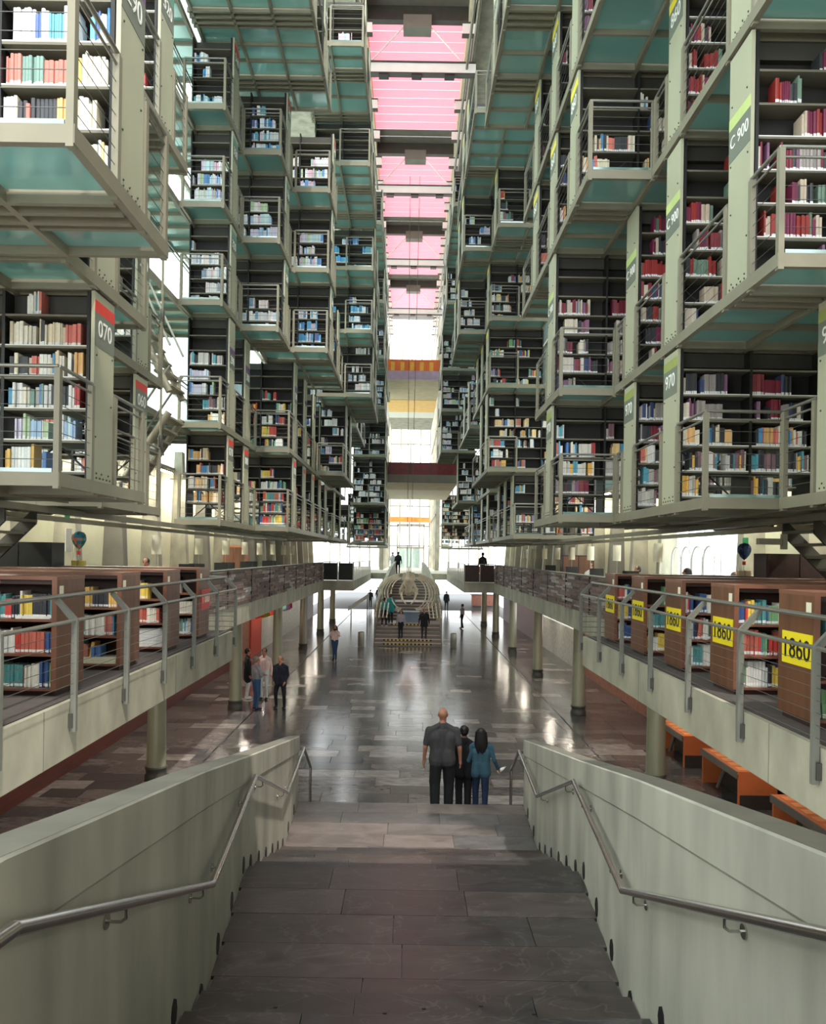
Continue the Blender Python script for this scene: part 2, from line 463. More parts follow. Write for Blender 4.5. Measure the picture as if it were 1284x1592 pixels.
for s in (-1, 1):
    for i, d in enumerate((9.8, 18.2, 26.5, 34.9, 43.4, 51.8, 60)):
        if d < 12: continue
        t = thing('round_column', (s * 5.65, d, 0), f'painted round steel column, {ORD[i - 1]} from the camera under the {SIDE[s]} mezzanine', 'column', 'round columns under the mezzanines')
        mb = MB(); mb.lathe((s * 5.65, d, 0), [(.23, .22), (.215, .26), (.19, 3.1)], 24); mb.build('shaft', 'col_paint', t)
        mb = MB(); mb.lathe((s * 5.65, d, 0), [(.25, 0), (.25, .1), (.22, .14), (.23, .22), (.25, .26), (.25, .28), (.2, .3)], 24); mb.build('base', 'steel_dark', t)

# ---- side walls
def wall(name, s, X):
    w = thing(name, (s * X, 30, 0), kind='structure')
    m = 'wall_red' if s < 0 else 'brick_red'
    box('ground_cladding', w, 'wall_red', s * 7.8, s * 7.95, 2, 38 if s < 0 else 24.5, 0, 3.1)
    if s > 0:
        box('brick_cladding', w, 'brick_red', s * 7.8, s * 7.95, 24.5, 36, 0, 3.1)
        box('stone_cladding', w, 'marble', s * 7.8, s * 7.95, 36, 48, 0, 1.75)
        box('red_cladding', w, 'wall_red', s * 7.8, s * 7.95, 48, 66, 0, 3.1)
        box('ribbon_lintel', w, 'concrete_dark', s * 7.8, s * 7.95, 36, 48, 2.7, 3.1)
    else:
        box('brick_cladding', w, 'brick_red', s * 7.8, s * 7.95, 38, 39.6, 0, 3.1)
        box('red_panel', w, 'door_red', s * 7.72, s * 7.95, 39.6, 42.4, 0, 3.1)
        box('stone_cladding', w, 'marble', s * 7.8, s * 7.95, 42.4, 58, 0, 3.1)
        box('red_cladding', w, 'wall_red', s * 7.8, s * 7.95, 58, 66, 0, 3.1)
    d = -3.0; i = 0
    while d < 75:
        e = d + 3.55
        if not (s > 0 and 21 < d < 27):
            box('concrete_panel', w, 'concrete_wall', s * 9.6, s * 9.8, d, e - .06, MZ, 8.4)
        mb = MB()       # leaning concrete fin
        x0, x1 = 9.6, 9.05
        v = []
        for (zz, a, b, off) in ((MZ, 9.6, 8.85, 0), (9.2, 9.6, 9.3, .55)):
            v += [(s * a, e - .35 + off, zz), (s * b, e - .35 + off, zz), (s * b, e + .05 + off, zz), (s * a, e + .05 + off, zz)]
        mb.add(v, [(0, 1, 2, 3), (4, 7, 6, 5), (0, 4, 5, 1), (1, 5, 6, 2), (2, 6, 7, 3), (3, 7, 4, 0)])
        if not (s > 0 and 21 < d < 24): mb.build('leaning_fin', 'concrete_dark' if i % 3 == 1 else 'concrete', w)
        d = e; i += 1
    for k in range(10):         # glazed bays above
        y0 = -3 + k * 7.8
        for q in range(4):
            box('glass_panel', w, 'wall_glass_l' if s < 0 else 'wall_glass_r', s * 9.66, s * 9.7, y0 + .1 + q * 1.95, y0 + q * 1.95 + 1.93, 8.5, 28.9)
        box('mullion', w, 'steel', s * 9.5, s * 9.85, y0 - .06, y0 + .1, 8.4, 29)
    for zz in (8.4, 11.5, 14.5, 17.5, 20.5, 23.5, 26.5, 28.9): box('transom', w, 'steel', s * 9.55, s * 9.8, -3, 75, zz, zz + .12)
wall('wall_left', -1, 9.6); wall('wall_right', 1, 9.6)

# ---- roof with the pink louvred rooflight
ZR = 29.2
rf = thing('ceiling', (0, 40, ZR), kind='structure')
for s in (-1, 1):
    box('roof_slab', rf, 'concrete', s * 2.75, s * 7.6, -3, 78, ZR + .2, ZR + .5)
    for k in range(16): box('roof_glass', rf, 'wall_glass_l', s * 7.6, s * 9.6, -2.9 + k * 5, 1.9 + k * 5, ZR + .3, ZR + .34)
    box('roof_slab_edge', rf, 'steel', s * 2.55, s * 2.75, -3, 78, ZR - .3, ZR + .5)
for b in range(0, 5):
    y0 = 23.7 + b * 11.8 if b else 23.7
    for half in range(15):
        yy = y0 + .45 + half * .777
        tl = .10 + .025 * half
        m_ = 'louvre_pink' if half < 13 else 'grey_edge'
        mb = MB(); a = math.radians(-1)
        dy, dz = .378 * math.cos(a), .378 * math.sin(a)
        zc = ZR + .12 + (0 if half < 7 else .0)
        v = []
        for x in (-2.5, 2.5):
            for (p, q) in ((-dy, dz), (dy, -dz), (dy, -dz + .02), (-dy, dz + .02)): v.append((x, yy + p, zc + q))
        mb.add(v, [(0, 1, 2, 3), (4, 7, 6, 5), (0, 4, 5, 1), (1, 5, 6, 2), (2, 6, 7, 3), (3, 7, 4, 0)])
        mb.build('louvre_blade', m_, rf)
    box('roof_beam', rf, 'steel_dark', -2.7, 2.7, y0 - .12, y0 + .22, ZR - .5, ZR + .3)
    box('junction_box', rf, 'concrete_dark', -.62, .62, y0 - .2, y0 + .5, ZR - .85, ZR - .3)
    # bottom chord of the truss with tie rods
    zb = ZR - 2.6
    box('cross_beam', rf, 'white', -2.6, 2.6, y0 - .1, y0 + .1, zb - .22, zb + .22)
    box('cross_beam_flange', rf, 'steel_dark', -2.6, 2.6, y0 - .16, y0 + .16, zb + .22, zb + .28)
    box('cross_beam_flange', rf, 'steel_dark', -2.6, 2.6, y0 - .16, y0 + .16, zb - .28, zb - .22)
    for x in (-1.45, 0, 1.45): box('clamp', rf, 'black', x - .22, x + .22, y0 - .2, y0 + .2, zb - .36, zb - .28)
    for s in (-1, 1):
        mb = MB(); mb.tube([(s * .62, y0, ZR - .75), (s * 2.0, y0, zb + .35)], .035, 8); mb.tube([(s * 2.0, y0, zb + .35), (s * 2.1, y0, zb + .25)], .07, 8)
        mb.build('tie_rod', 'white', rf)
for s in (-1, 1):
    mb = MB(); mb.tube([(s * 2.45, 18, ZR - 2.2), (s * 2.45, 82, ZR - 2.2)], .07, 8); mb.build('chord_pipe', 'steel', rf)
    mb = MB(); mb.tube([(s * 2.2, 18, ZR - 2.6), (s * 2.2, 82, ZR - 2.6)], .06, 8); mb.build('chord_pipe', 'steel', rf)
    box('wall_plate', rf, 'bridge_beige', s * 2.25, s * 2.45, 18, 82, ZR - .6, ZR + .1)
    for k in range(22):
        yy = 20 + k * 2.95
        box('truss_bracket', rf, 'white', s * 1.95, s * 2.6, yy - .09, yy + .09, ZR - 1.55, ZR - 1.1)
        box('bracket_cap', rf, 'steel_dark', s * 1.93, s * 2.6, yy - .12, yy + .12, ZR - 1.1, ZR - 1.04)
        box('bracket_cap', rf, 'steel_dark', s * 1.93, s * 2.6, yy - .12, yy + .12, ZR - 1.61, ZR - 1.55)

# ---- far end of the nave: bridges and glazed facade
br = thing('pedestrian_bridge', (0, 50, 14), 'high footbridge with orange glass balustrade and yellow soffit at the far end', 'bridge')
def dz(py, d): return EYE - (py - 863) / 1250 * d
box('balustrade', br, 'bridge_orange', -1.75, 1.75, 50, 50.06, dz(577, 50), dz(559, 50))
for x in (-1.2, -.6, 0, .6, 1.2): box('glass_panel', br, 'bridge_yellow', x - .12, x + .12, 49.97, 49.99, dz(577, 50) + .03, dz(563, 50))
box('edge_beam', br, 'mauve', -1.75, 1.75, 49.9, 50.2, dz(590, 50), dz(577, 50))
box('soffit', br, 'bridge_beige', -1.75, 1.75, 50.2, 56.6, dz(590, 50), dz(588, 50))
box('soffit_band', br, 'bridge_yellow', -1.75, 1.75, 56.6, 61.3, dz(590, 50) - .02, dz(588, 50))
box('soffit_band', br, 'white', -1.75, 1.75, 61.3, 64, dz(590, 50), dz(588, 50))
box('soffit_band', br, 'concrete', -1.75, 1.75, 64, 70, dz(590, 50), dz(588, 50))
br = thing('pedestrian_bridge', (0, 52, 9), 'lower footbridge with dark red balustrade and pale soffit at the far end', 'bridge')
box('balustrade', br, 'bridge_red', -2.45, 3.05, 52, 52.06, dz(738, 52), dz(719, 52))
for x in (-1.3, 0, 1.3): box('balustrade_post', br, 'steel_dark', x - .03, x + .03, 51.95, 52.1, dz(738, 52), dz(719, 52))
box('edge_beam', br, 'concrete_dark', -2.45, 3.05, 51.9, 52.2, dz(750, 52), dz(738, 52))
box('soffit', br, 'bridge_beige', -2.45, 3.05, 52.2, 58, dz(750, 52), dz(748, 52))
box('soffit_band', br, 'cream', -2.45, 3.05, 58, 68, dz(750, 52), dz(748, 52))
bw = thing('wall_entrance', (0, -6, 0), kind='structure')  # unseen wall behind the camera, closed low and right to cut the light
box('unseen_lower_wall', bw, 'concrete', -9.8, 9.8, -6.3, -6, 0, 3.7)
box('unseen_lower_wall', bw, 'concrete', -1.5, 9.8, -6.3, -6, 3.7, 9.2)
for k in range(5): box('glazing_bar', bw, 'steel', -9.8 + k * 2.0, -9.7 + k * 2.0, -6.2, -6, 3.7, 9.2)
box('overhead_shade_slab', bw, 'concrete', -.6, 9.8, -6, 4.7, 9.0, 9.25)  # unseen slab added overhead to shade the stair and its left parapet
for k in range(11): box('glazing_bar', bw, 'steel', -9.8 + k * 1.95, -9.7 + k * 1.95, -6.2, -6, 9.2, 29)
fw = thing('wall_back', (0, 98, 0), kind='structure')
for s in (-1, 1): box('pier', fw, 'concrete', s * 2.4, s * 3.2, 97, 98, 0, 30)
box('lintel', fw, 'concrete', -2.4, 2.4, 97, 98, 12.6, 13.6)
box('door_head', fw, 'bridge_orange', -2.4, 2.4, 96.6, 97, dz(812, 97), dz(804, 97))
box('gate_frame', fw, 'steel', -1.5, 1.8, 96, 96.15, dz(819, 97), dz(815, 97)); box('gate_frame', fw, 'steel', -1.5, 1.8, 96, 96.15, dz(853, 97), dz(850, 97))
for x in (-1.5, 1.65): box('gate_frame', fw, 'steel', x, x + .15, 96, 96.15, 3.65, dz(815, 97))
for k in range(17):
    x = -9.6 + k * 1.2
    box('mullion', fw, 'steel', x - .07, x + .07, 97.3, 97.5, MZ, 30)
for zz in (6.2, 8.6, 11, 13.6, 16, 18.5, 21, 23.5, 26): box('transom', fw, 'steel', -9.7, 9.7, 97.32, 97.48, zz, zz + .14)
for s in (-1, 1):
    for yy in (80, 86, 92):
        box('end_column', fw, 'concrete', s * 2.55, s * 2.95, yy, yy + .4, MZ, 29)
        for zz in (9, 13, 17, 21, 25): box('end_rail', fw, 'steel', s * 2.4, s * 2.55, yy - 3, yy + 3, zz, zz + .12)
d1 = thing('door_1', (0, 96, MZ), kind='structure')
mat('teal_door', lin(150, 168, 158), .5)
for x in (-1.3, -.45, .4): box('door_leaf', d1, 'teal_door', x, x + .8, 96, 96.08, MZ, dz(853, 97))
# ------------------------------------------------------------------ books
PAL = {
 'mixed': [(.78,.72,.60),(.80,.76,.68),(.42,.06,.06),(.05,.05,.06),(.10,.22,.50),(.75,.45,.12),(.62,.58,.50),(.20,.32,.28),(.80,.80,.78),(.55,.20,.16),(.10,.35,.55),(.85,.62,.30)],
 'cream': [(.80,.74,.62),(.78,.70,.54),(.82,.80,.74),(.74,.62,.44),(.70,.20,.16),(.10,.30,.55),(.80,.48,.20),(.06,.06,.07)],
 'blue': [(.08,.28,.62),(.10,.40,.70),(.80,.82,.86),(.06,.30,.50),(.74,.60,.70),(.78,.80,.80),(.16,.44,.55),(.10,.16,.40)],
 'pastel': [(.80,.80,.84),(.76,.50,.62),(.40,.55,.75),(.84,.82,.80),(.55,.72,.74),(.66,.60,.74),(.12,.30,.60),(.50,.62,.40)],
 'pale': [(.74,.72,.70),(.66,.66,.68),(.80,.78,.74),(.45,.50,.56),(.30,.32,.40),(.76,.62,.60),(.20,.34,.46)],
 'dark': [(.20,.02,.04),(.04,.04,.045),(.26,.05,.06),(.58,.50,.40),(.32,.28,.26),(.66,.60,.52),(.05,.07,.16),(.22,.10,.18)],
 'law': [(.30,.03,.025),(.30,.03,.025),(.04,.04,.045),(.18,.02,.06),(.55,.44,.34),(.16,.24,.18)],
 'grey': [(.50,.46,.42),(.56,.52,.48),(.62,.58,.50),(.05,.05,.055),(.26,.14,.16),(.66,.62,.56),(.10,.34,.42),(.80,.46,.10)],
 'bright': [(.60,.06,.05),(.10,.30,.30),(.05,.10,.26),(.80,.76,.66),(.78,.56,.10),(.20,.40,.20),(.70,.68,.64),(.04,.04,.05),(.55,.14,.10)],
}
CNAME = [((.80,.76,.68),'cream'),((.05,.05,.06),'black'),((.42,.06,.06),'dark red'),((.10,.22,.55),'blue'),((.75,.45,.12),'orange'),((.2,.34,.26),'green'),((.82,.82,.84),'white'),
         ((.5,.48,.46),'grey'),((.75,.5,.6),'pink'),((.55,.7,.74),'pale blue'),((.2,.08,.16),'purple'),((.8,.62,.28),'yellow'),((.58,.46,.36),'tan')]
def cname(c): return min(CNAME, key=lambda k: sum((a - b) ** 2 for a, b in zip(k[0], c)))[1]
BOOKS = []      # x, y(front), z, w, depth, h, tilt, colour, where
def fill(x0, x1, y, z, hmax, pal, frac, where, run=None):
    """one shelf of books standing with spines to -y, in runs of like volumes"""
    pal = PAL[pal]; W = x1 - x0
    if frac <= 0: return
    n = 0
    start = x0 + (W * (1 - frac)) * R.choice((0, 0, .3, 1))
    end = start + W * frac
    x = start
    while x < end - .02:
        c = R.choice(pal); k = R.choice((1, 1, 1, 2, 2, 3, 6)) if run is None else run
        h0 = hmax * R.uniform(.68, .96); w0 = R.uniform(.016, .042); tilt0 = 0
        for _ in range(k):
            w = w0 * (1 if k > 2 else R.uniform(.7, 1.3)); h = h0 * (1 if k > 2 else R.uniform(.9, 1.05)); h = min(h, hmax * .98)
            if x + w > end: break
            j = R.uniform(.9, 1.1)
            BOOKS.append((x, y + R.uniform(0, .035), z, w * .93, .19, h, tilt0, tuple(min(1, q * j) for q in c), where, n)); n += 1
            x += w
        if R.random() < .07: x += R.uniform(.03, .12)
# ------------------------------------------------------------------ hanging stacks
LZ = [EYE + .09 + q for q in (.66, 2.91, 5.75, 8.02, 10.29, 12.56, 14.83, 17.1)]
LH = [2.25, 2.84, 2.27, 2.27, 2.27, 2.27, 2.27, 2.27]
STRIPE = {-1: ['redstripe', 'purple', 'teal', 'teal', 'redstripe', 'teal', 'teal'], 1: ['olive', 'ltgreen', 'yellow', 'yellow', 'yellow', 'yellow', 'yellow']}
NUM = {-1: ['070', '290', '320', '330', '340', '350', '360'], 1: ['970', 'C 900', '860', '800', '780', '760', '740']}
LW = ['lowest', 'second', 'third', 'fourth', 'fifth', 'sixth', 'seventh']
BAY = .93
COUNT = {}
def stack(s, L, dF, X, dE, rows, nb, pal='mixed', fills=(.8, .85, .8, .7, .3, 0), nums=None, fb=1, rail=True, pals=None, walk=False):
    z = LZ[L]; H = LH[L]; W = nb * BAY + .1; far = dF > 26
    key = (s, L); COUNT[key] = COUNT.get(key, 0) + 1
    nth = ORD[COUNT[key] - 1]
    lab = f'hanging steel book stack on the {SIDE[s]}, {LW[L]} level, {nth} from the camera'
    if walk: COUNT[key] -= 1; COUNT[(s, L, 'w')] = 1; lab = f'hanging glass-floored walkway on the {SIDE[s]}, {LW[L]} level, without shelves'
    t = thing('hanging_walkway', (s * X, dF, z), lab, 'walkway', 'hanging glass walkways') if walk else thing('hanging_book_stack', (s * X, dF, z), lab, 'book stack', 'hanging book stacks over the nave')
    short = f'{SIDE[s]} {LW[L]}-level stack, {nth}'
    def bx(name, mn, a0, a1, y0, y1, z0, z1, par=t): return box(name, par, mn, s * a0, s * a1, y0, y1, z0, z1)
    bx('edge_beam', 'steel', X - .05, X + .02, dF, dE, z - .125, z + .01)
    bx('front_beam', 'steel', X + .02, X + W, dF, dF + .07, z - .125, z + .01)
    bx('rear_beam', 'steel', X + .02, X + W, dE - .07, dE, z - .125, z + .01)
    bx('toe_strip', 'floor_glass', X + .03, X + fb * BAY, dF + .01, dF + .03, z + .01, z + .05)
    bounds = [dF + .07]
    for r in rows: bounds += [r, r + .6]
    bounds.append(dE - .07)
    mbr = MB(); mbj = MB(); mbp = MB()
    for k in range(1, nb + 1):
        if far: mbr.box(s * (X + k * BAY - .03), s * (X + k * BAY + .03), dF + .07, dE - .07, z - .15, z - .01)
        else: bx('floor_rib', 'steel', X + k * BAY - .03, X + k * BAY + .03, dF + .07, dE - .07, z - .15, z - .01)
    if far: tag(mbr.build('floor_ribs', 'steel', t), kind='stuff')
    for i in range(len(bounds) - 1):
        y0, y1 = bounds[i], bounds[i + 1]
        if y1 - y0 < .05: continue
        if i % 2 == 0:
            n = max(1, round((y1 - y0) / .75))
            for q in range(n):
                a, b = y0 + (y1 - y0) * q / n, y0 + (y1 - y0) * (q + 1) / n
                if q or i:
                    mbj.box(s * (X + .02), s * (X + W), a - .025, a + .025, z - .13, z - .012)
                for k in range(nb):
                    if far: mbp.box(s * (X + k * BAY + .03), s * (X + (k + 1) * BAY - .03), a + .02, b - .02, z - .05, z - .03)
                    else: bx('glass_pane', 'floor_glass', X + k * BAY + .03, X + (k + 1) * BAY - .03, a + .026, b - .026, z - .05, z - .03)
        else:
            bx('row_base', 'steel', X + .03, X + W, y0 + .03, y1 - .03, z - .06, z - .02)
            for a in (y0, y0 + .2, y0 + .4): mbj.box(s * (X + .02), s * (X + W), a, a + .06, z - .15, z - .06)
    if mbj.v: tag(mbj.build('floor_joists', 'steel', t), kind='stuff')
    if far and mbp.v: tag(mbp.build('glass_panes', 'floor_glass', t), kind='stuff')
    for ri, r in enumerate(rows):
        p = bx('end_panel', 'panel_paint', X - .02, X + .02, r, r + .58, z + .01, z + H - .16)
        if r < 34:
            bx('stripe', STRIPE[s][L], X - .024, X - .018, r + .002, r + .578, z + 1.87, z + 2.0, p)
            if r < 24:
                bx('label_patch', 'panel_patch', X - .0235, X - .018, r + .002, r + .578, z + 1.5, z + 1.87, p)
                num = (nums[ri] if nums else NUM[s][L])
                text('number', p, num, .27 if len(num) < 4 else .2, (s * (X - .0265), r + .29, z + 1.7), 'white', SIDE[s][0].upper())
                mb = MB()
                for (yy, zz) in ((.1, .05), (.2, .05), (.3, .05), (.4, .05), (.5, .05), (.06, .5), (.5, .9), (.06, 1.4), (.52, 1.45), (.1, .1), (.25, .1), (.45, .1), (.5, 2.12), (.1, 2.12)):
                    mb.ball((s * (X - .022), r + yy, z + zz), .012, 6, 4)
                tag(mb.build('bolts', 'steel_dark', p), kind='stuff')
        for k in range(nb + 1):
            a = X + .03 + k * BAY
            if far: continue
            bx('upright', 'black_edge', a, a + .035, r - .004, r + .59, z, z + H - .17)
        if far:
            mb = MB()
            for k in range(nb + 1):
                a = X + .03 + k * BAY; mb.box(s * a, s * (a + .035), r - .004, r + .59, z, z + H - .17)
            tag(mb.build('uprights', 'black_edge', t), kind='stuff')
        mb = MB()
        ns = 6; dzs = .345 if H < 2.5 else .36
        for i in range(ns + (1 if H > 2.5 else 0)):
            zs = z + .1 + i * dzs
            for k in range(nb):
                a0, a1 = X + .066 + k * BAY, X + .03 + (k + 1) * BAY
                if far: mb.box(s * a0, s * a1, r, r + .58, zs - .022, zs)
                else: bx('shelf', 'shelf_metal', a0, a1, r, r + .58, zs - .024, zs)
                if not far and i < 5 and L < 3: bx('book_stop', 'white', a0, a1, r + .001, r + .004, zs, zs + .012) if r < 12 else None
                fr = fills[min(i, 5)] * R.uniform(.6 if r > 13 else .85, 1.15)
                if r > 13 and R.random() < .1: fr = 0
                if s < 0 and k > 0 and far: fr *= .8
                if pals: pl = pals[min(i, len(pals) - 1)]
                else: pl = pal
                xa, xb = sorted((s * a0, s * a1))
                fill(xa + .01, xb - .01, r + .01, zs, dzs - .035, pl, min(fr, .97), f'{ORD[i]} shelf' + (f', {ORD[k]} bay' if nb > 1 else '') + (f', {ORD[ri]} row' if len(rows) > 1 else '') + f', {short}')
        if far: tag(mb.build('shelves', 'shelf_metal', t), kind='stuff')
        bx('back_panel', 'back_panel', X + .06, X + W - .06, r + .285, r + .3, z + (.8 if L == 0 else .1), z + H - .35)
        bx('head_beam', 'steel_dark', X + .02, X + W, r + .2, r + .38, z + H - .36, z + H - .17)
        if not far:
            mb = MB(); mb.tube([(s * (X + .1), r + .29, z + .1), (s * (X + BAY - .05), r + .29, z + .78)], .012, 6); mb.tube([(s * (X + .1), r + .29, z + .78), (s * (X + BAY - .05), r + .29, z + .1)], .012, 6)
            mb.build('cross_brace', 'steel_dark', t)
    if rail:
        rh = 1.06
        sx = X - .015
        segs = []
        mh = MB(); mm = MB(); mc = MB()
        fe = X + fb * BAY
        def seg(p, q):
            nonlocal mh, mm, mc
            if not far: mh = MB(); mm = MB(); mc = MB()
            mh.tube([(p[0], p[1], z + rh), (q[0], q[1], z + rh)], .021, 8)
            mm.tube([(p[0], p[1], z + rh - .1), (q[0], q[1], z + rh - .1)], .014, 6)
            for i in range(6):
                zz = z + .14 + i * .135
                mc.tube([(p[0], p[1], zz), (q[0], q[1], zz)], .004, 4, cap=False)
            if not far: mh.build('handrail', 'rail_steel', t); mm.build('mid_rail', 'rail_steel', t); tag(mc.build('cable_infill', 'cable', t), kind='stuff')
        seg((s * sx, dF + .03), (s * fe, dF + .03))
        edges = [dF + .03] + [e for r in rows for e in (r - .03, r + .6)] + [dE - .04]
        for i in range(0, len(edges), 2):
            if edges[i + 1] - edges[i] > .15: seg((s * sx, edges[i]), (s * sx, edges[i + 1]))
        if far:
            for q in (mh.build('handrails', 'rail_steel', t), mm.build('mid_rails', 'rail_steel', t), mc.build('cable_infill', 'cable', t)): tag(q, kind='stuff')
        pos = [(sx, dF + .03), (fe, dF + .03), (sx, dE - .05)]
        for r in rows: pos += [(sx, r - .05), (sx, r + .63)] if not far else []
        for (a, yy) in pos:
            bx('rail_post', 'steel', a - .028, a + .028, yy - .035, yy + .035, z - .15, z + rh - .02)
    return t
# right side
stack(1, 0, 5.6, 4.5, 9.7, [8.3], 3, 'grey', fills=(.5, .9, .9, .9, .8, 0), fb=1)
stack(1, 0, 9.75, 3.6, 14.0, [10.85, 12.95], 3, 'grey', fills=(.4, .85, .85, .8, .6, 0), pals=['grey', 'grey', 'cream', 'dark', 'dark', 'dark'])
stack(1, 0, 14.05, 2.65, 16.85, [15.05], 4, 'grey', fills=(.5, .8, .8, .8, .3, 0), pals=['grey', 'dark', 'grey', 'mixed', 'grey', 'grey'])
stack(1, 1, 7.85, 3.6, 14.1, [8.6, 10.85, 12.95], 3, 'law', fills=(.25, .8, .8, .8, .5, .3), pals=['dark', 'law', 'law', 'dark', 'law', 'law'])
stack(1, 1, 14.2, 2.65, 16.9, [15.05], 4, 'dark', fills=(.4, .85, .85, .85, .7, .0))
stack(1, 2, 6.5, 3.6, 12.05, [8.6, 10.85], 3, 'law', fills=(.3, .5, .5, .4, .3, 0))
stack(1, 2, 12.1, 2.65, 19.2, [13.1, 15.05, 17.2], 3, 'cream', fills=(.6, .8, .8, .4, .2, 0), pals=['dark', 'cream', 'cream', 'dark', 'cream', 'dark'])
stack(1, 3, 9.5, 2.65, 19.2, [10.85, 13.1, 15.05, 17.2], 3, 'dark', fills=(.2, .3, .2, .1, 0, 0))
stack(1, 4, 13.8, 1.7, 19.3, [15.05, 17.2], 4, 'dark', fills=(.1, .2, .2, 0, 0, 0))
stack(1, 5, 22.7, 1.7, 31, [26, 28.1], 3, 'pale', fills=(.3, .4, .2, 0, 0, 0))
stack(1, 4, 25, 2.65, 26.9, [25.9], 2, 'bright', fills=(.7, .6, .5, .3, 0, 0))
stack(1, 4, 27, 1.7, 31.5, [27.9, 30], 3, 'pastel', fills=(.7, .6, .5, .4, 0, 0))
stack(1, 3, 27.2, 2.65, 28.8, [28.1], 2, 'mixed', fills=(.7, .8, .7, .6, .5, 0))
stack(1, 3, 28.9, 1.7, 34, [29.8, 32], 2, 'pale', fills=(.7, .8, .5, .5, .5, 0))
stack(1, 2, 27.2, 2.65, 34, [28.1, 30.2, 32.3], 2, 'bright', fills=(.5, .6, .6, .6, .3, 0))
stack(1, 1, 27.2, 2.65, 34, [28.1, 30.2], 4, 'mixed', fills=(.5, .7, .8, .8, .8, .2))
stack(1, 0, 27.5, 3.6, 34.5, [28.1, 30.2, 32.3], 3, 'mixed', fills=(.4, .8, .8, .8, .6, 0))
stack(1, 0, 45, 3.6, 52, [46, 48], 3, 'blue', fills=(.6, .9, .9, .9, .4, .2))
stack(1, 1, 44, 2.65, 50, [45], 2, 'pale', fills=(.8, .8, .8, .7, .4, .2))
stack(1, 2, 44.5, 1.7, 50, [45.4], 2, 'pastel', fills=(.7, .8, .8, .8, .7, .2))
stack(1, 3, 44.5, 1.7, 50, [45.4], 2, 'pastel', fills=(.7, .8, .8, .8, .5, .2))
stack(1, 4, 44.5, 1.7, 50, [45.4], 2, 'pastel', fills=(.7, .8, .8, .6, .3, 0))
stack(1, 5, 40, 1.7, 50, [41, 45.4], 2, 'pastel', fills=(.7, .8, .6, .3, .2, 0))
stack(1, 6, 34, 1.7, 44, [35.4, 39], 2, 'pastel', fills=(.5, .4, .2, .1, 0, 0))
stack(1, 0, 74, 3.0, 78, [75], 4, 'cream', fills=(.8, .8, .8, .8, .6, .2))
stack(1, 1, 74, 3.0, 78, [75], 4, 'grey', fills=(.8, .8, .8, .8, .6, .2))
stack(-1, 0, 74, 2.0, 78, [75], 4, 'grey', fills=(.8, .8, .8, .8, .6, .2))
stack(-1, 1, 74, 2.0, 78, [75], 4, 'pale', fills=(.8, .8, .8, .8, .6, .2))
# left side
stack(-1, 0, 7.9, 3.5, 10.45, [8.8], 2, 'cream', fills=(.5, .9, .95, .85, .85, .2), nums=['070'], pals=['mixed', 'pastel', 'mixed', 'cream', 'cream', 'cream'])
stack(-1, 0, 11.5, 4.45, 14.2, [12.9], 2, 'cream', fills=(.4, .8, .7, .7, .6, 0), nums=['060'])
stack(-1, 1, 5.68, 2.46, 7.9, [6.62], 3, 'mixed', fills=(.9, .9, .9, .9, .8, .5), nums=['290'], pals=['mixed', 'cream', 'mixed', 'blue'])
stack(-1, 1, 8.0, 3.5, 10.45, [8.8], 2, 'cream', fills=(.4, .7, .7, .6, .5, 0), nums=['290'])
stack(-1, 1, 11.5, 4.45, 14.2, [12.9], 2, 'cream', fills=(.4, .8, .7, .6, .5, 0), nums=['290'])
stack(-1, 2, 9.9, 3.5, 12.2, [10.9], 2, 'mixed', fills=(.2, .2, 0, 0, 0, 0), nums=['320'])
stack(-1, 0, 18.7, 4.45, 22.9, [19.5, 21.4], 1, 'cream', fills=(.0, .9, .9, .9, .8, 0), nums=['070', '080'])
stack(-1, 1, 18.6, 4.45, 22.9, [19.5, 21.4], 1, 'mixed', fills=(.6, .8, .9, .8, .8, 0), nums=['290', '300'], pals=['cream', 'grey', 'pastel', 'pastel', 'grey', 'grey'])
for L, pl, fl in ((2, 'pale', (.9, .9, .9, .9, .1, 0)), (3, 'pastel', (.95, .9, .9, .7, .0, 0)), (4, 'blue', (.95, .9, .9, .2, .6, 0))):
    stack(-1, L, 18.6, 4.45, 20.6, [19.5], 1, pl, fills=fl)
stack(-1, 5, 14.5, 2.45, 22.8, [16.2, 18.6, 21.2], 3, 'pale', fills=(.1, 0, 0, 0, 0, 0))
for L, pl, fl in ((2, 'pale', (.9, .9, .9, .7, 0, 0)), (3, 'pastel', (.95, .9, .9, .8, 0, 0)), (4, 'blue', (.8, .9, .9, .8, .5, 0))):
    stack(-1, L, 20.7, 3.5, 22.75, [21.8], 2, pl, fills=fl)
stack(-1, 0, 22.9, 3.5, 34, [23.9, 26.2, 28.6, 30.8, 33], 2, 'bright', fills=(.8, .8, .9, .8, .7, 0))
stack(-1, 1, 22.9, 3.5, 31.5, [23.9, 26.2, 28.6, 30.8], 2, 'bright', fills=(.7, .8, .8, .8, .7, 0))
for L, pl, fl in ((2, 'blue', (.9, .9, .8, .7, 0, 0)), (3, 'pastel', (.9, .9, .8, .7, 0, 0)), (4, 'pastel', (.9, .8, .9, .6, .5, 0))):
    stack(-1, L, 22.8, 2.45, 28 if L == 2 else 25, [23.9, 26.2] if L == 2 else [23.9], 2, pl, fills=fl)
stack(-1, 1, 29.5, 2.5, 35, [30.8, 33], 1, 'dark', fills=(.4, .8, .8, .3, .8, .7), pals=['grey', 'mixed', 'blue', 'dark', 'pale', 'pale'])
stack(-1, 2, 29.2, 1.5, 35, [30.8, 33], 2, 'pale', fills=(.1, .9, .9, .7, .9, .8))
stack(-1, 3, 29, 1.5, 35, [30.8, 33], 2, 'blue', fills=(.8, .8, .8, .7, .3, 0))
stack(-1, 4, 29, 1.5, 35, [30.8, 33], 2, 'blue', fills=(.8, .8, .8, .5, .5, 0))
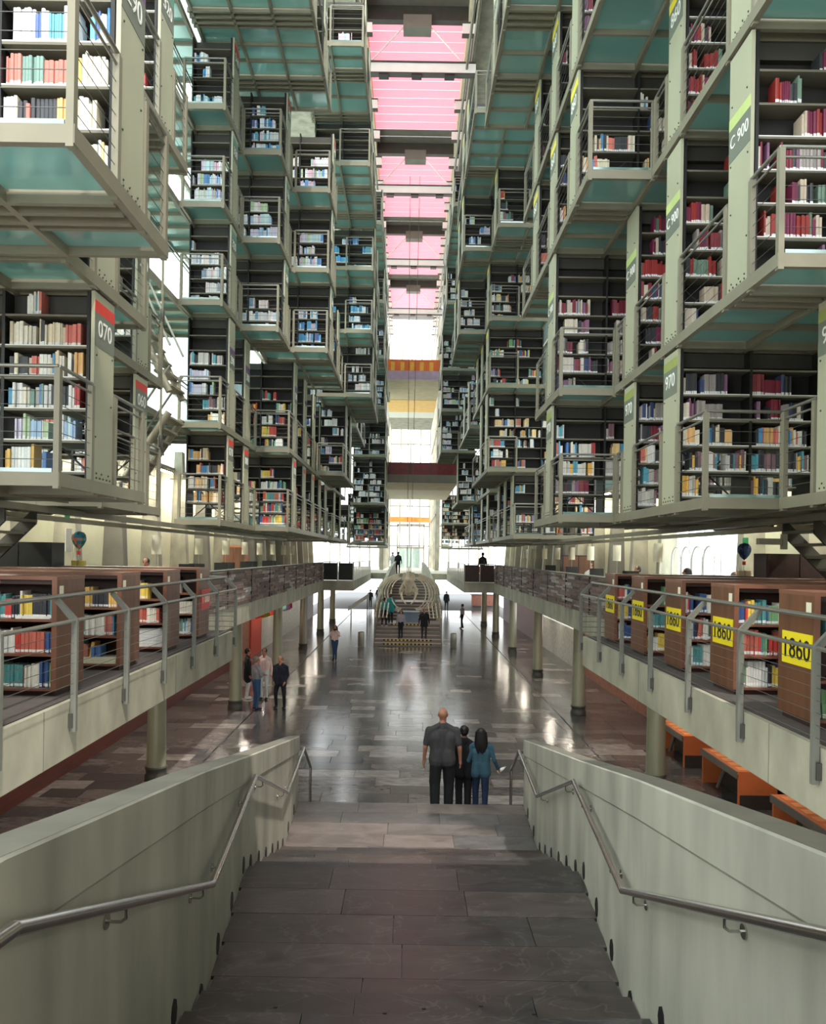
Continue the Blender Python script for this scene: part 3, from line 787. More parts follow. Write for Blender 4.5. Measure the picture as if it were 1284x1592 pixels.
stack(-1, 5, 25.9, 1.5, 31, [27.4, 29.5], 2, 'pastel', fills=(.3, .4, .4, 0, 0, 0))
stack(-1, 6, 23.4, 1.6, 29, [24.6, 27], 2, 'pastel', fills=(.3, .4, .5, 0, 0, 0))
stack(-1, 0, 45, 3.5, 47, [46], 1, 'pale', fills=(.8, .8, .9, .9, .4, .2))
stack(-1, 0, 48, 1.5, 54, [49, 51], 2, 'bright', fills=(.8, .8, .9, .9, .6, .2))
stack(-1, 1, 46.6, 1.5, 54, [48, 51], 2, 'pale', fills=(.8, .8, .9, .9, .6, .2))
stack(-1, 2, 47, 1.5, 54, [48, 51], 2, 'pale', fills=(.8, .8, .9, .9, .6, .2))
stack(-1, 3, 44, 1.5, 54, [45.5, 48], 2, 'pastel', fills=(.8, .8, .9, .9, .6, .2))
stack(-1, 4, 42, 1.5, 54, [43.5, 48], 2, 'pastel', fills=(.8, .8, .9, .9, .3, 0))
stack(-1, 5, 40, 1.5, 52, [41.5, 46], 2, 'pastel', fills=(.8, .8, .6, .4, .3, 0))
stack(-1, 6, 36, 1.5, 48, [37.5, 42], 2, 'pastel', fills=(.5, .4, .2, 0, 0, 0))

stack(1, 0, 36, 3.6, 43, [37, 40], 4, 'pale', fills=(.6, .8, .9, .9, .4, .2))
stack(1, 1, 36, 3.6, 43, [37, 40], 4, 'pale', fills=(.6, .8, .9, .9, .4, .2))
stack(1, 2, 36, 2.65, 43, [37, 40], 4, 'pale', fills=(.6, .8, .9, .9, .4, .2))
stack(-1, 0, 36, 3.5, 43, [37, 40], 4, 'bright', fills=(.6, .8, .9, .9, .4, .2))
stack(-1, 1, 36, 3.5, 43, [37, 40], 4, 'pale', fills=(.6, .8, .9, .9, .4, .2))
stack(-1, 2, 36, 2.5, 43, [37, 40], 4, 'pale', fills=(.6, .8, .9, .9, .4, .2))
stack(-1, 3, 36, 2.5, 43, [37, 40], 4, 'pale', fills=(.6, .8, .9, .9, .4, .2))
for L in range(1, 6): stack(-1, L, 15.2, 5.5, 21.5, [], 3, walk=True)
# long service beams under the lowest stacks, and suspension rods
for s in (-1, 1):
    for X, d0, d1 in ((5.2, 4, 34), (6.6, 4, 34)):
        tag(box('service_beam', None, 'steel', s * X, s * (X + .12), d0, d1, LZ[0] - .22, LZ[0] - .13), f'long steel beam under the {SIDE[s]} stacks, {"inner" if X < 6 else "outer"} one', 'beam')
for i, (x, d, z0, z1) in enumerate(((-4.55, 14.6, LZ[0], 15),)):
    t = thing('suspension_rod', (x, d, z0), 'vertical steel suspension rod with turnbuckles beside the left stacks', 'rod')
    mb = MB(); mb.tube([(x, d, z0), (x, d, z1)], .022, 8); mb.build('rod', 'steel', t)
    for k in range(3):
        mb = MB(); mb.lathe((x, d, z0 + 1.2 + k * 2.3), [(.02, -.16), (.045, -.12), (.045, .12), (.02, .16)], 10); mb.build('turnbuckle', 'steel_dark', t)
# ------------------------------------------------------------------ mezzanine balustrades
POSTD = [2.06 + 1.48 * k for k in range(10)]
for s in (-1, 1):
    t = thing('cable_railing', (s * XN, 8, MZ), f'grey steel cable railing along the {SIDE[s]} mezzanine edge', 'railing', 'mezzanine cable railings')
    xo = XN - .04
    for d in POSTD:
        mb = MB()
        y0, y1 = d - .024, d + .024
        prof = [(xo - .025, MZ - .3), (xo + .03, MZ - .3), (xo + .03, MZ + .78), (xo + .2, MZ + .98), (xo + .2, MZ + 1.02), (xo + .16, MZ + 1.01), (xo - .025, MZ + .81)]
        v = [(s * a, y0, z) for a, z in prof] + [(s * a, y1, z) for a, z in prof]; n = len(prof)
        mb.add(v, [tuple(range(n)), tuple(range(n, 2 * n))[::-1]] + [(k, (k + 1) % n, n + (k + 1) % n, n + k) for k in range(n)])
        p = mb.build('rail_post', 'post_steel', t)
        box('fixing_plate', p, 'steel_dark', s * (xo + .0), s * (xo + .05), d - .05, d + .06, MZ - .26, MZ - .12)
    def run(name, a, z, r, mn, d0=1.6, d1=15.42):
        mb = MB(); mb.tube([(s * a, d0, z), (s * a, d1, z)], r, 10); return mb.build(name, mn, t)
    mb = MB(); mb.tube([(s * (xo + .19), 1.6, MZ + 1.03), (s * (xo + .19), 15.3, MZ + 1.03), (s * (XFAR + .2), 15.3, MZ + 1.03)], .024, 10); mb.build('handrail', 'rail_steel', t)
    run('mid_rail', xo, MZ + .8, .019, 'rail_steel')
    for k in range(7): run('cable', xo, MZ + .08 + k * .1, .003, 'cable')
    for k in range(7):
        mb = MB(); mb.tube([(s * xo, 15.38, MZ + .08 + k * .1), (s * (xo + .55), 15.38, MZ + .08 + k * .1)], .008, 6); mb.build('end_bar', 'steel', t)
    box('end_post', t, 'steel', s * (xo + .52), s * (xo + .58), 15.33, 15.4, MZ, MZ + 1.0)
    # stone-clad parapet of the far mezzanine
    t = thing('stone_parapet', (s * XFAR, 30, MZ), f'parapet clad in rough stone strips along the far {SIDE[s]} mezzanine', 'parapet', 'stone-clad mezzanine parapets')
    box('parapet_core', t, 'stone_strip', s * XFAR, s * (XFAR + .2), 15.4, 45, MZ, MZ + 1.0)
    box('coping', t, 'concrete_dark', s * (XFAR - .02), s * (XFAR + .24), 15.4, 45, MZ + 1.0, MZ + 1.03)
    mb = MB(); z = MZ + .01
    cols = []
    while z < MZ + .98:
        hh = R.uniform(.05, .1); y = 15.4
        while y < 45:
            w = R.uniform(.5, 1.6); pr = R.uniform(.005, .045)
            mb.box(s * (XFAR - pr), s * XFAR, y + .006, min(y + w, 45) - .006, z + .004, min(z + hh, MZ + .99) - .004)
            k = R.random(); g = R.uniform(.55, 1.5)
            c_ = (.17 * g, .115 * g, .10 * g) if k < .85 else (.36, .33, .31)
            cols += [c_] * 6; y += w
        z += hh
    colour_mass('stone_strips', 'stone_mass', mb, cols, t) if 'stone_mass' in MATS else None
    if 'stone_mass' not in MATS:
        mat('stone_mass', (1, 1, 1, 1), .75, 0, .3, 7, source='attr')
        colour_mass('stone_strips', 'stone_mass', mb, cols, t)
    for k in range(9): box('joint_strip', t, 'black', s * (XFAR - .046), s * XFAR, 18 + k * 3.2, 18.05 + k * 3.2, MZ, MZ + 1.0)
    # far balcony with dark panelled front
    t = thing('far_balcony_railing', (s * XB, 45, MZ), f'dark panelled balcony railing at the far end of the {SIDE[s]} mezzanine', 'railing', 'far balcony railings')
    for (x0, x1) in ((XB + .05, XB + .85), (XB + .9, XFAR)):
        box('front_panel', t, 'back_panel' if s < 0 else 'wood_dark', s * x0, s * x1, 45.2, 45.26, MZ + .05, MZ + 1.0)
    for x in (XB, XB + .87, XFAR): box('rail_post', t, 'rail_steel', s * x, s * (x + .05), 45.05, 45.1, MZ, MZ + 1.05)
    box('top_rail', t, 'rail_steel', s * XB, s * XFAR, 45.03, 45.1, MZ + 1.02, MZ + 1.07)
    box('side_rail', t, 'rail_steel', s * XB, s * (XB + .06), 45.05, 66, MZ + 1.02, MZ + 1.07)
    for k in range(24): box('baluster', t, 'rail_steel', s * (XB + .01), s * (XB + .04), 45.6 + k * .86, 45.66 + k * .86, MZ, MZ + 1.02)

# ------------------------------------------------------------------ wooden bookcases on the mezzanine
def bookcase(s, d, X, nth, sign=None, nb=2, fillf=.7, pal='bright', low=True):
    H = 1.19; D = .68; B = 1.12
    t = thing('bookcase', (s * X, d, MZ), f'low wooden bookcase on the {SIDE[s]} mezzanine, {nth} from the camera', 'bookcase', 'wooden bookcases on the mezzanine')
    def bx(name, mn, a0, a1, y0, y1, z0, z1, par=t): return box(name, par, mn, s * a0, s * a1, y0, y1, MZ + z0, MZ + z1)
    e = bx('end_panel', 'wood', X, X + .045, d, d + D, .07, H)
    bx('plinth', 'wood_dark', X + .03, X + nb * B, d + .04, d + D - .04, .012, .07)
    bx('top_board', 'wood_edge', X - .0, X + nb * B + .05, d - .01, d + D + .01, H, H + .035)
    bx('frieze', 'wood_dark', X + .045, X + nb * B, d + .02, d + .04, H - .045, H)
    bx('front_stile', 'wood_edge', X, X + .05, d - .012, d, .07, H)
    bx('back_panel', 'wood_dark', X + .04, X + nb * B, d + D / 2 - .01, d + D / 2 + .01, .08, H - .02)
    for k in range(1, nb + 1): bx('divider', 'wood', X + k * B, X + k * B + .04, d, d + D, .07, H)
    for i, zz in enumerate((.09, .44, .79)):
        for k in range(nb):
            a0, a1 = X + .045 + k * B, X + (k + 1) * B
            bx('shelf', 'wood_edge', a0, a1, d + .005, d + D - .005, zz - .025, zz)
            xa, xb = sorted((s * a0, s * a1))
            n0 = len(BOOKS)
            fill(xa + .02, xb - .02, d + .05, MZ + zz, .3, pal, fillf * R.uniform(.6, 1.2) if R.random() < .88 else 0, f'{ORD[i]} shelf, {ORD[k]} bay, {nth} {SIDE[s]} wooden bookcase')
            if R.random() < .4:         # a shelf whose books lean
                tl = R.uniform(.08, .2) * R.choice((1, 1, -1))
                for q in range(n0, len(BOOKS)):
                    b = list(BOOKS[q]); b[6] = tl; b[0] += .0; BOOKS[q] = tuple(b)
    if sign:
        sg = bx('sign', 'yellow_sign' if s > 0 else 'red_sign', X - .012, X, d + .015, d + D - .1, .54, .84, e) if s > 0 else bx('sign', 'red_sign', X - .012, X, d + .1, d + D - .02, .5, .85, e)
        text('number', e, sign, .27 if s > 0 else .22, (s * (X - .016), d + D / 2 - (.04 if s > 0 else -.04), MZ + .68), 'black' if s > 0 else 'cream', SIDE[s][0].upper())
    bx('paper_tag', 'cream', X - .004, X, d + .05, d + .14, H - .16, H - .06, e)
    return t
for i, d in enumerate((6.3, 8.13, 9.95, 11.8, 13.65)):
    bookcase(-1, d, 3.55, ORD[i], '1 000' if i == 4 else None, fillf=.8, pal='bright' if i % 2 else 'mixed', nb=3)
for i, d in enumerate((7.13, 8.89, 10.6, 12.3, 14.05)):
    bookcase(1, d, 3.6, ORD[i], '1860', fillf=.9, pal='bright', nb=3)
# a pile of large flat books and some lying volumes on the left bookcases
for k in range(6):
    BOOKS.append((-4.0, 11.85, MZ + .09 + k * .045, .42, .3, .043, 0, (.74, .74, .74), 'the flat pile, bottom shelf, fourth left wooden bookcase', k))
BOOKS.append((-4.0, 8.18, MZ + .79, .36, .25, .03, 0, (.8, .76, .68), 'its side, top shelf, second left wooden bookcase', 0))
for k in range(2): BOOKS.append((-4.05, 10.0, MZ + .09 + k * .04, .42, .3, .038, 0, (.74, .7, .5), 'its side, bottom shelf, third left wooden bookcase', k))
# taller dark cupboards against the side walls
for s, d0, n in ((-1, 13.5, 5), (1, 13.5, 5)):
    t = thing('storage_cabinet', (s * 7.4, d0, MZ), f'dark brown panelled cabinet row against the {SIDE[s]} wall', 'cabinet', 'dark cabinet rows')
    box('carcass', t, 'wood_dark' if s > 0 else 'black', s * 6.0, s * (6.0 + n * .55), d0, d0 + .5, MZ + .012, MZ + 1.62)
    for k in range(n): box('door', t, 'wood_dark' if s > 0 else 'back_panel', s * (6.01 + k * .55), s * (6.0 + (k + 1) * .55 - .01), d0 - .02, d0, MZ + .06, MZ + 1.6)

# ------------------------------------------------------------------ stairs from the mezzanine up to the stacks
for s in (-1, 1):
    t = thing('steel_stair', (s * 6, 12.5, MZ), f'open steel stair climbing from the {SIDE[s]} mezzanine to the stacks', 'stair', 'steel stairs to the stacks')
    # flight runs outward along x; lower end outside
    x0, z0, x1, z1 = 8.0, MZ + .1, 6.0, LZ[0] - .2
    for y in (11.9, 12.9):
        mb = MB(); v = []
        for (x, z) in ((x0, z0), (x1, z1)):
            for (a, b) in ((y, -.14), (y + .05, -.14), (y + .05, .14), (y, .14)): v.append((s * x, a, z + b))
        mb.add(v, [(0, 1, 2, 3), (4, 7, 6, 5), (0, 4, 5, 1), (1, 5, 6, 2), (2, 6, 7, 3), (3, 7, 4, 0)]); mb.build('stringer', 'steel_dark', t)
    for k in range(10):
        f_ = (k + .5) / 10; x = x0 + (x1 - x0) * f_; z = z0 + (z1 - z0) * f_
        box('tread', t, 'steel', s * x - .13, s * x + .13, 11.95, 12.9, z - .02, z + .02)
t = thing('steel_stair', (-5.6, 16, LZ[0]), 'zigzag steel stair between two left stacks beside a suspension rod', 'stair', 'steel stairs to the stacks')
for (xa, za, xb, zb) in ((-5.9, LZ[0] + .1, -4.7, LZ[1] - .3), (-5.9, LZ[1] + 2.6, -4.7, LZ[1] + .1)):
    for y in (15.6, 16.5):
        mb = MB(); mb.tube([(xa, y, za), (xb, y, zb)], .07, 6); mb.build('stringer', 'steel', t)
        mb = MB(); mb.tube([(xa, y, za + .9), (xb, y, zb + .9)], .025, 6); mb.build('handrail', 'rail_steel', t)
    for k in range(9):
        f_ = (k + .5) / 9; box('tread', t, 'steel', xa + (xb - xa) * f_ - .12, xa + (xb - xa) * f_ + .12, 15.62, 16.48, za + (zb - za) * f_ - .02, za + (zb - za) * f_ + .02)

# ------------------------------------------------------------------ downlights under the mezzanine, and tubes added to brighten the side walls
for s in (-1, 1):
    for i in range(11):
        dd = 15.9 + i * 4.2; x = s * 6.6
        t = thing('downlight', (x, dd, MZ - .56), f'round ceiling downlight, {ORD[i]} from the camera under the {SIDE[s]} mezzanine', 'ceiling light', 'downlights under the mezzanines')
        mb = MB(); mb.lathe((x, dd, MZ - .6), [(.15, 0), (.16, .01), (.16, .05)], 16); mb.build('ring', 'steel', t)
        mb = MB(); mb.lathe((x, dd, MZ - .606), [(.12, 0), (.12, .004)], 16); mb.build('lens', 'downlight_glow', t)
    for i in range(11):
        dd = 5.5 + i * 3.7; x = 8.7; zt = 8.0
        t = thing('added_wall_tube', (s * x, dd, zt), f'fluorescent tube fitting, {ORD[i]} from the camera high along the {SIDE[s]} wall', 'ceiling light', 'tube lights along the walls')
        box('housing', t, 'steel', s * (x - .09), s * (x + .09), dd, dd + 1.5, zt, zt + .06)
        box('wall_arm', t, 'steel', s * x, s * 9.59, dd + .7, dd + .74, zt + .02, zt + .06)
        box('tube', t, 'added_tube_glow', s * (x - .05), s * (x + .05), dd + .02, dd + 1.48, zt - .03, zt)
# ------------------------------------------------------------------ reading furniture
def lamp(s, d, nth):
    x = s * 6.25
    t = thing('floor_lamp', (x, d, MZ), f'tall floor lamp with white cylinder shade, {nth} from the camera on the {SIDE[s]} mezzanine', 'lamp', 'floor lamps along the mezzanines')
    mb = MB(); mb.lathe((x, d, MZ + .012), [(.16, 0), (.16, .02), (.03, .035)], 16); mb.build('base', 'steel', t)
    mb = MB(); mb.tube([(x, d, MZ + .03), (x, d, MZ + 1.6)], .014, 8); mb.build('pole', 'rail_steel', t)
    mb = MB(); mb.lathe((x, d, MZ + 1.42), [(.118, 0), (.12, .005), (.12, .47), (.118, .475)], 20); mb.build('shade', 'cream', t)
LD = (19.9, 23.9, 27.4, 30.6, 33.6, 36.8, 40, 43)
for i, d in enumerate(LD):
    lamp(-1, d, ORD[i]); lamp(1, d + .3, ORD[i])
def desk(s, d, nth, nm=2):
    t = thing('reading_desk', (s * 6.3, d, MZ), f'long reading desk, {nth} from the camera behind the {SIDE[s]} parapet', 'desk', 'reading desks on the mezzanines')
    box('desk_top', t, 'cream', s * 5.7, s * 7.2, d, d + 2.2, MZ + .72, MZ + .76)
    for x in (5.75, 7.1):
        for y in (d + .05, d + 2.1): box('leg', t, 'steel_dark', s * x, s * (x + .06), y, y + .06, MZ + .012, MZ + .72)
    for k in range(nm):
        m_ = thing('computer_monitor', (s * 5.9, d + .4 + k, MZ + .76), f'black computer monitor, {["nearer", "farther"][k]} on the {nth} {SIDE[s]} reading desk', 'monitor', 'monitors on reading desks')
        y = d + .5 + k
        box('screen', m_, 'black', s * 5.85, s * 6.3, y, y + .04, MZ + .86, MZ + 1.16)
        box('stand', m_, 'black', s * 6.05, s * 6.1, y + .04, y + .08, MZ + .77, MZ + .95); box('foot', m_, 'black', s * 5.96, s * 6.2, y - .04, y + .14, MZ + .76, MZ + .775)
for i, d in enumerate((21.5, 25.5, 29.5, 34)):
    desk(-1, d, ORD[i]); desk(1, d, ORD[i], 1)
def chair(x, d, col, label):
    t = thing('chair', (x, d, MZ), label, 'chair', 'chairs at the reading desks')
    box('seat', t, col, x - .22, x + .22, d - .22, d + .22, MZ + .43, MZ + .47)
    box('backrest', t, col, x - .22, x + .22, d - .24, d - .2, MZ + .55, MZ + .9)
    for a in (-.19, .16):
        for b in (-.2, .17): box('leg', t, 'rail_steel', x + a, x + a + .03, d + b, d + b + .03, MZ + .012, MZ + .43)
mat('chair_red', lin(214, 72, 40), .5)
chair(-7.0, 18.2, 'chair_red', 'orange red chair beside the seated reader on the left mezzanine')
chair(-6.3, 17.8, 'chair_red', 'orange red chair near the first left floor lamp')
chair(7.0, 19.6, 'chair_red', 'red chair under the seated reader in white on the right')
chair(3.9, 46.6, 'chair_red', 'red chair on the far right balcony')
t = thing('book_cupboard', (-6.9, 31.5, MZ), 'orange wooden cupboard standing behind the left stone parapet', 'cupboard')
box('carcass', t, 'orange', -7.3, -6.4, 31.5, 32.1, MZ + .012, MZ + 1.75); box('door', t, 'wood', -7.28, -6.87, 31.47, 31.5, MZ + .1, MZ + 1.7); box('door', t, 'wood', -6.84, -6.42, 31.47, 31.5, MZ + .1, MZ + 1.7)
t = thing('book_cupboard', (6.9, 33, MZ), 'dark wooden cupboard standing behind the right stone parapet', 'cupboard')
box('carcass', t, 'wood_dark', 6.3, 7.6, 33, 33.5, MZ + .012, MZ + 1.6); box('door', t, 'wood', 6.33, 6.93, 32.97, 33, MZ + .1, MZ + 1.55); box('door', t, 'wood', 6.96, 7.57, 32.97, 33, MZ + .1, MZ + 1.55)

# hot-air-balloon ornaments on the bookcases
def balloon(x, d, zb, cols, label, r, mats, box_m):
    t = thing('balloon_ornament', (x, d, zb), label, 'ornament', 'paper balloon ornaments')
    mb = MB()
    prof = [(.02 * r, 0)] + [(r * q, r * z) for q, z in ((.35, .25), (.72, .75), (.95, 1.25), (1, 1.6), (.9, 2.05), (.6, 2.4), (.0, 2.58))]
    n = 16; v = []; f = []; mi = []
    cz = zb + .28
    for (a, z) in prof:
        for k in range(n): v.append((x + a * math.cos(2 * math.pi * k / n), d + a * math.sin(2 * math.pi * k / n), cz + z))
    for i in range(len(prof) - 1):
        for k in range(n):
            mb.f.append((i * n + k, i * n + (k + 1) % n, (i + 1) * n + (k + 1) % n, (i + 1) * n + k)); mb.mi.append(R.randrange(len(mats))); mb.smooth.append(True)
    mb.v = v; mb.build('envelope', mats, t)
    box('basket', t, 'redstripe', x - .022, x + .022, d - .022, d + .022, zb + .19, zb + .26)
    mb = MB()
    for a in (-.02, .02): mb.tube([(x + a, d, zb + .26), (x + a * 1.6, d, zb + .32)], .003, 4)
    mb.tube([(x, d, zb + .05), (x, d, zb + .19)], .006, 6); mb.tube([(x - .09, d, zb + .05), (x - .09, d, cz + r * 1.2)], .005, 6); mb.build('strings', 'cream', t)
    for a in (-.06, .06): box('foot_block', t, box_m, x + a - .05, x + a + .05, d - .05, d + .05, zb, zb + .09)
mat('b1', lin(70, 150, 190), .5); mat('b2', lin(50, 120, 70), .5); mat('b3', lin(236, 150, 120), .5); mat('b4', lin(34, 44, 104), .5); mat('b5', lin(24, 30, 70), .5); mat('b6', lin(60, 90, 110), .5); mat('goldbox', lin(206, 180, 70), .4)
balloon(-5.75, 13.4 + .6, MZ + 1.225, None, 'multicoloured paper balloon ornament on gold blocks on a left bookcase', .125, ['b1', 'b2', 'b3', 'b1'], 'goldbox')
balloon(6.0, 14.05 + .35, MZ + 1.225, None, 'dark blue balloon ornament on a pale block on a right bookcase', .12, ['b4', 'b5', 'b4', 'b6'], 'bridge_beige')

# wall signs, camera, doors with arches
def sign(name, label, mn, s, d, z, w, h, X=9.04):
    return tag(box(name, None, mn, s * (X - .01), s * (X + .01), d - w / 2, d + w / 2, z, z + h), label, 'sign', 'small wall signs')
sign('exit_sign', 'small green exit sign on the left wall fin', 'green_sign', -1, 20.9, 5.95, .3, .34, 8.9)
sign('notice', 'white notice sheet under the green sign on the left wall', 'white', -1, 20.9, 5.1, .35, .6, 8.86)
sign('notice', 'pale accessibility notice on the left wall near the first lamp', 'white', -1, 29.6, 5.55, .4, .55, 9.55)
mb = MB(); mb.tube([(-9.6, 25.8, 6.4), (-9.55, 25.8, 6.4)], .26, 20); tag(mb.build('round_sign', 'orange', None, (-9.6, 25.8, 6.4)), 'round orange sign on the left wall above the lamps', 'sign', 'small wall signs')
sign('exit_sign', 'hanging green exit sign in front of the white doors on the right', 'green_sign', 1, 22.0, 5.95, .4, .45, 8.9)
sign('exit_sign', 'green emergency sign above the dark blue balloon on the right', 'green_sign', 1, 21.3, 5.45, .34, .3, 8.9)
sign('notice', 'white notice on the right wall beside a lamp', 'white', 1, 30.6, 5.25, .9, .3, 9.5)
t = thing('standing_sign', (7.75, 12.6, MZ + 1.19), 'white standing sign with red prohibition circle on the right', 'sign')
box('board', t, 'white', 7.68, 7.82, 12.6, 12.61, 4.95, 5.4); mb = MB(); mb.tube([(7.75, 12.6, 5.27), (7.75, 12.59, 5.27)], .06, 16); mb.build('red_circle', 'redstripe', t)
mb = MB(); mb.tube([(7.75, 12.59, 5.27), (7.75, 12.58, 5.27)], .045, 16); mb.build('white_disc', 'white', t)
box('post', t, 'steel', 7.74, 7.76, 12.605, 12.62, MZ + .012, 4.95)
w1 = thing('window_1', (9.6, 25.4, MZ), kind='structure')
for k in range(5): box('pane', w1, 'clear_glass', 9.62, 9.64, 21.9 + k * 1.42, 23.28 + k * 1.42, MZ + .05, 8.3)
for k in range(6): box('frame', w1, 'white', 9.58, 9.68, 21.85 + k * 1.41, 21.93 + k * 1.41, MZ, 8.4)
box('frame', w1, 'white', 9.58, 9.68, 21.85, 28.98, MZ + 2.3, MZ + 2.4)
t = thing('arched_screen', (8.7, 25, MZ), 'white metal screen of four arches before the right glass doors', 'screen')
for k in range(4):
    y = 22.9 + k * .95; mb = MB(); pts = [(8.7, y, MZ + .012), (8.7, y, MZ + 1.5)] + [(8.7, y + .43 - .43 * math.cos(a), MZ + 1.5 + .4 * math.sin(a)) for a in [math.pi * q / 8 for q in range(1, 8)]] + [(8.7, y + .86, MZ + 1.5), (8.7, y + .86, MZ + .012)]
    mb.tube(pts, .03, 6); mb.build('arch', 'white', t)
t = thing('security_camera', (4.9, 10.5, LZ[0] - .4), 'security camera hanging under the right stacks', 'camera')
box('housing', t, 'steel', 4.55, 4.85, 10.45, 10.55, 5.36, 5.44); box('bracket', t, 'steel', 4.86, 4.92, 10.46, 10.54, 5.3, 5.5)

# orange display tables on the ground floor
for i, d in enumerate((13.0, 16.6, 19.9)):
    t = thing('display_table', (7.2, d, 0), f'orange display table with open dark side, {ORD[i]} from the camera under the right mezzanine', 'table', 'orange display tables')
    box('top', t, 'orange', 6.85, 7.7, d, d + 2.05, .72, .78); box('edge_band', t, 'grey_edge', 6.82, 6.85, d, d + 2.05, .64, .785)
    box('end_panel', t, 'orange', 6.87, 7.68, d, d + .05, .0, .72); box('end_panel', t, 'orange', 6.87, 7.68, d + 2, d + 2.05, .0, .72)
    box('base_panel', t, 'charcoal', 6.9, 7.66, d - .006, d, .0, .3)
    box('inner_back', t, 'charcoal', 7.3, 7.34, d + .05, d + 2, .0, .72)
    mb = MB(); mb.tube([(6.95, d + 1.3, .1), (6.95, d + .9, .62)], .05, 4); mb.build('strut', 'grey_edge', t)
    for k in range(5): box('display_sheet', t, 'orange_light', 6.93, 7.2, d + .12 + k * .38, d + .36 + k * .38, .78, .792)

# string of paper flags, litter bins, counter
t = thing('flag_string', (-6.6, 40, 2.6), 'string of coloured paper flags hanging under the left mezzanine', 'bunting')
mb = MB(); mb.tube([(-6.6, 34, 3.1), (-6.5, 38, 2.72), (-6.5, 41, 2.66), (-6.4, 46, 3.1)], .008, 4); mb.build('string', 'cream', t)
for i, (d, m_) in enumerate(((35.0, 'redstripe'), (36.2, 'yellow'), (37, 'orange'), (38.2, 'redstripe'), (39.2, 'yellow'), (40.4, 'redstripe'), (41.5, 'teal'), (42.6, 'purple'), (43.6, 'redstripe'))):
    mb = MB(); z = 2.85 - .18 * math.sin((d - 34) / 12 * math.pi); h = R.uniform(.35, .6); w = .3
    a = R.uniform(-.4, .4)
    v = [(-6.5 - w + a * .1, d, z), (-6.5 + w * .6, d - .05, z + .02), (-6.5 + w * .6 + a * .3, d, z - h), (-6.5 - w * .4, d + .06, z - h - .12), (-6.5 - w + a * .2, d, z - h + .05)]
    mb.add(v + [(x, y + .01, zz) for x, y, zz in v], [(0, 1, 2, 3, 4), (9, 8, 7, 6, 5)] + [(k, (k + 1) % 5, 5 + (k + 1) % 5, 5 + k) for k in range(5)]); mb.build('flag', m_, t)
for x, nm in ((-2.62, 'left'), (2.55, 'right')):
    t = thing('litter_bin', (x, 45.0, 0), f'cylindrical steel litter bin on the {nm} foot of the far staircase', 'bin', 'steel litter bins')
    mb = MB(); mb.lathe((x, 45, 0), [(.17, 0), (.18, .02), (.18, .78), (.17, .8)], 16); mb.build('body', 'rail_steel', t)
    mb = MB(); mb.lathe((x, 45, .8), [(.17, 0), (.12, .02), (.11, -.05)], 16); mb.build('rim', 'steel_dark', t)
t = thing('reception_counter', (8, 84, 0), 'red brown reception counter at the far right of the nave', 'counter')
box('front', t, 'brick_red', 6.6, 9.4, 84, 84.2, 0, 1.1); box('top', t, 'wood_dark', 6.5, 9.5, 83.9, 84.6, 1.1, 1.16)
t = thing('ramp_panel', (-3.6, 60, 0), 'pale sloping ramp side panel left of the far staircase', 'ramp')
mb = MB(); v = [(-4.5, 60, .9), (-2.95, 60, 1.95), (-2.95, 60, 2.25), (-4.5, 60, 1.2)]
mb.add(v + [(x_, 60.1, z_) for x_, y_, z_ in v], [(0, 1, 2, 3), (7, 6, 5, 4)] + [(k, (k + 1) % 4, 4 + (k + 1) % 4, 4 + k) for k in range(4)]); mb.build('panel', 'white', t)
for x_, z_ in ((-4.3, 1.05), (-3.1, 1.85)): box('post', t, 'steel', x_, x_ + .08, 60.02, 60.08, 0, z_)
# hazard tape on the far stairs
def hazard(y, z, x0, x1, label):
    t = thing('hazard_tape', (0, y, z), label, 'tape', 'hazard tape strips')
    n = int((x1 - x0) / .11)
    for k in range(n): box('dash', t, 'goldbox' if k % 2 else 'black', x0 + k * .11, x0 + k * .11 + .109, y - .008, y, z - .1, z - .012)
hazard(45.3, L2Z / 6 * 1, -1.4, 1.4, 'black and yellow hazard tape along the lowest far step')
hazard(45.8, L2Z / 6 * 2, -1.4, 1.4, 'black and yellow hazard tape along the second far step')
hazard(47.8, L2Z, -1.0, 1.0, 'black and yellow hazard tape along the far landing edge')

# ------------------------------------------------------------------ hanging whale skeleton
w = thing('whale_skeleton', (0, 50, 1.6), 'pale suspended whale skeleton with curved ribs over the far staircase', 'skeleton')
spine_z = lambda y: 3.75 + .02 * (y - 48)
for k in range(16):
    y = 46.6 + k * .62; mb = MB(); z = spine_z(y)
    mb.lathe((0, y, z - .12), [(.14, 0), (.18, .05), (.18, .2), (.14, .24)], 10); mb.box(-.03, .03, y - .08, y + .08, z + .1, z + .42); mb.box(-.4, .4, y - .05, y + .05, z - .03, z + .04)
    mb.build('vertebra', 'bone', w)
for k in range(10):
    y = 48.3 + k * .7; sc = (.45, .58, .7, .8, .88, .95, 1.0, 1.0, .94, .84)[k]
    for s in (-1, 1):
        pts = []; rs = []
        for q in range(13):
            a = math.radians(80 - q * 13.5)
            x = s * (.25 + 1.75 * sc * (math.cos(a) ** .8 if math.cos(a) > 0 else -abs(math.cos(a)) ** .8) * (1 if q < 8 else 1)) 
            z = spine_z(y) - 1.15 * (.6 + .4 * sc) + 1.15 * (.6 + .4 * sc) * math.sin(a)
            if s * x < .2: x = s * .2
            pts.append((x, y - .05 * q, z)); rs.append(.042 if q < 10 else .028)
        mb = MB(); mb.tube(pts, rs, 8); mb.build('rib', 'bone', w)
mb = MB()     # skull: narrow wedge of the rostrum raised to the front, brain case behind
mb.tube([(0, 47.6, 3.0), (0, 47.3, 3.45), (0, 47.0, 3.85), (0, 46.8, 4.2)], [.12, .3, .2, .04], 10)
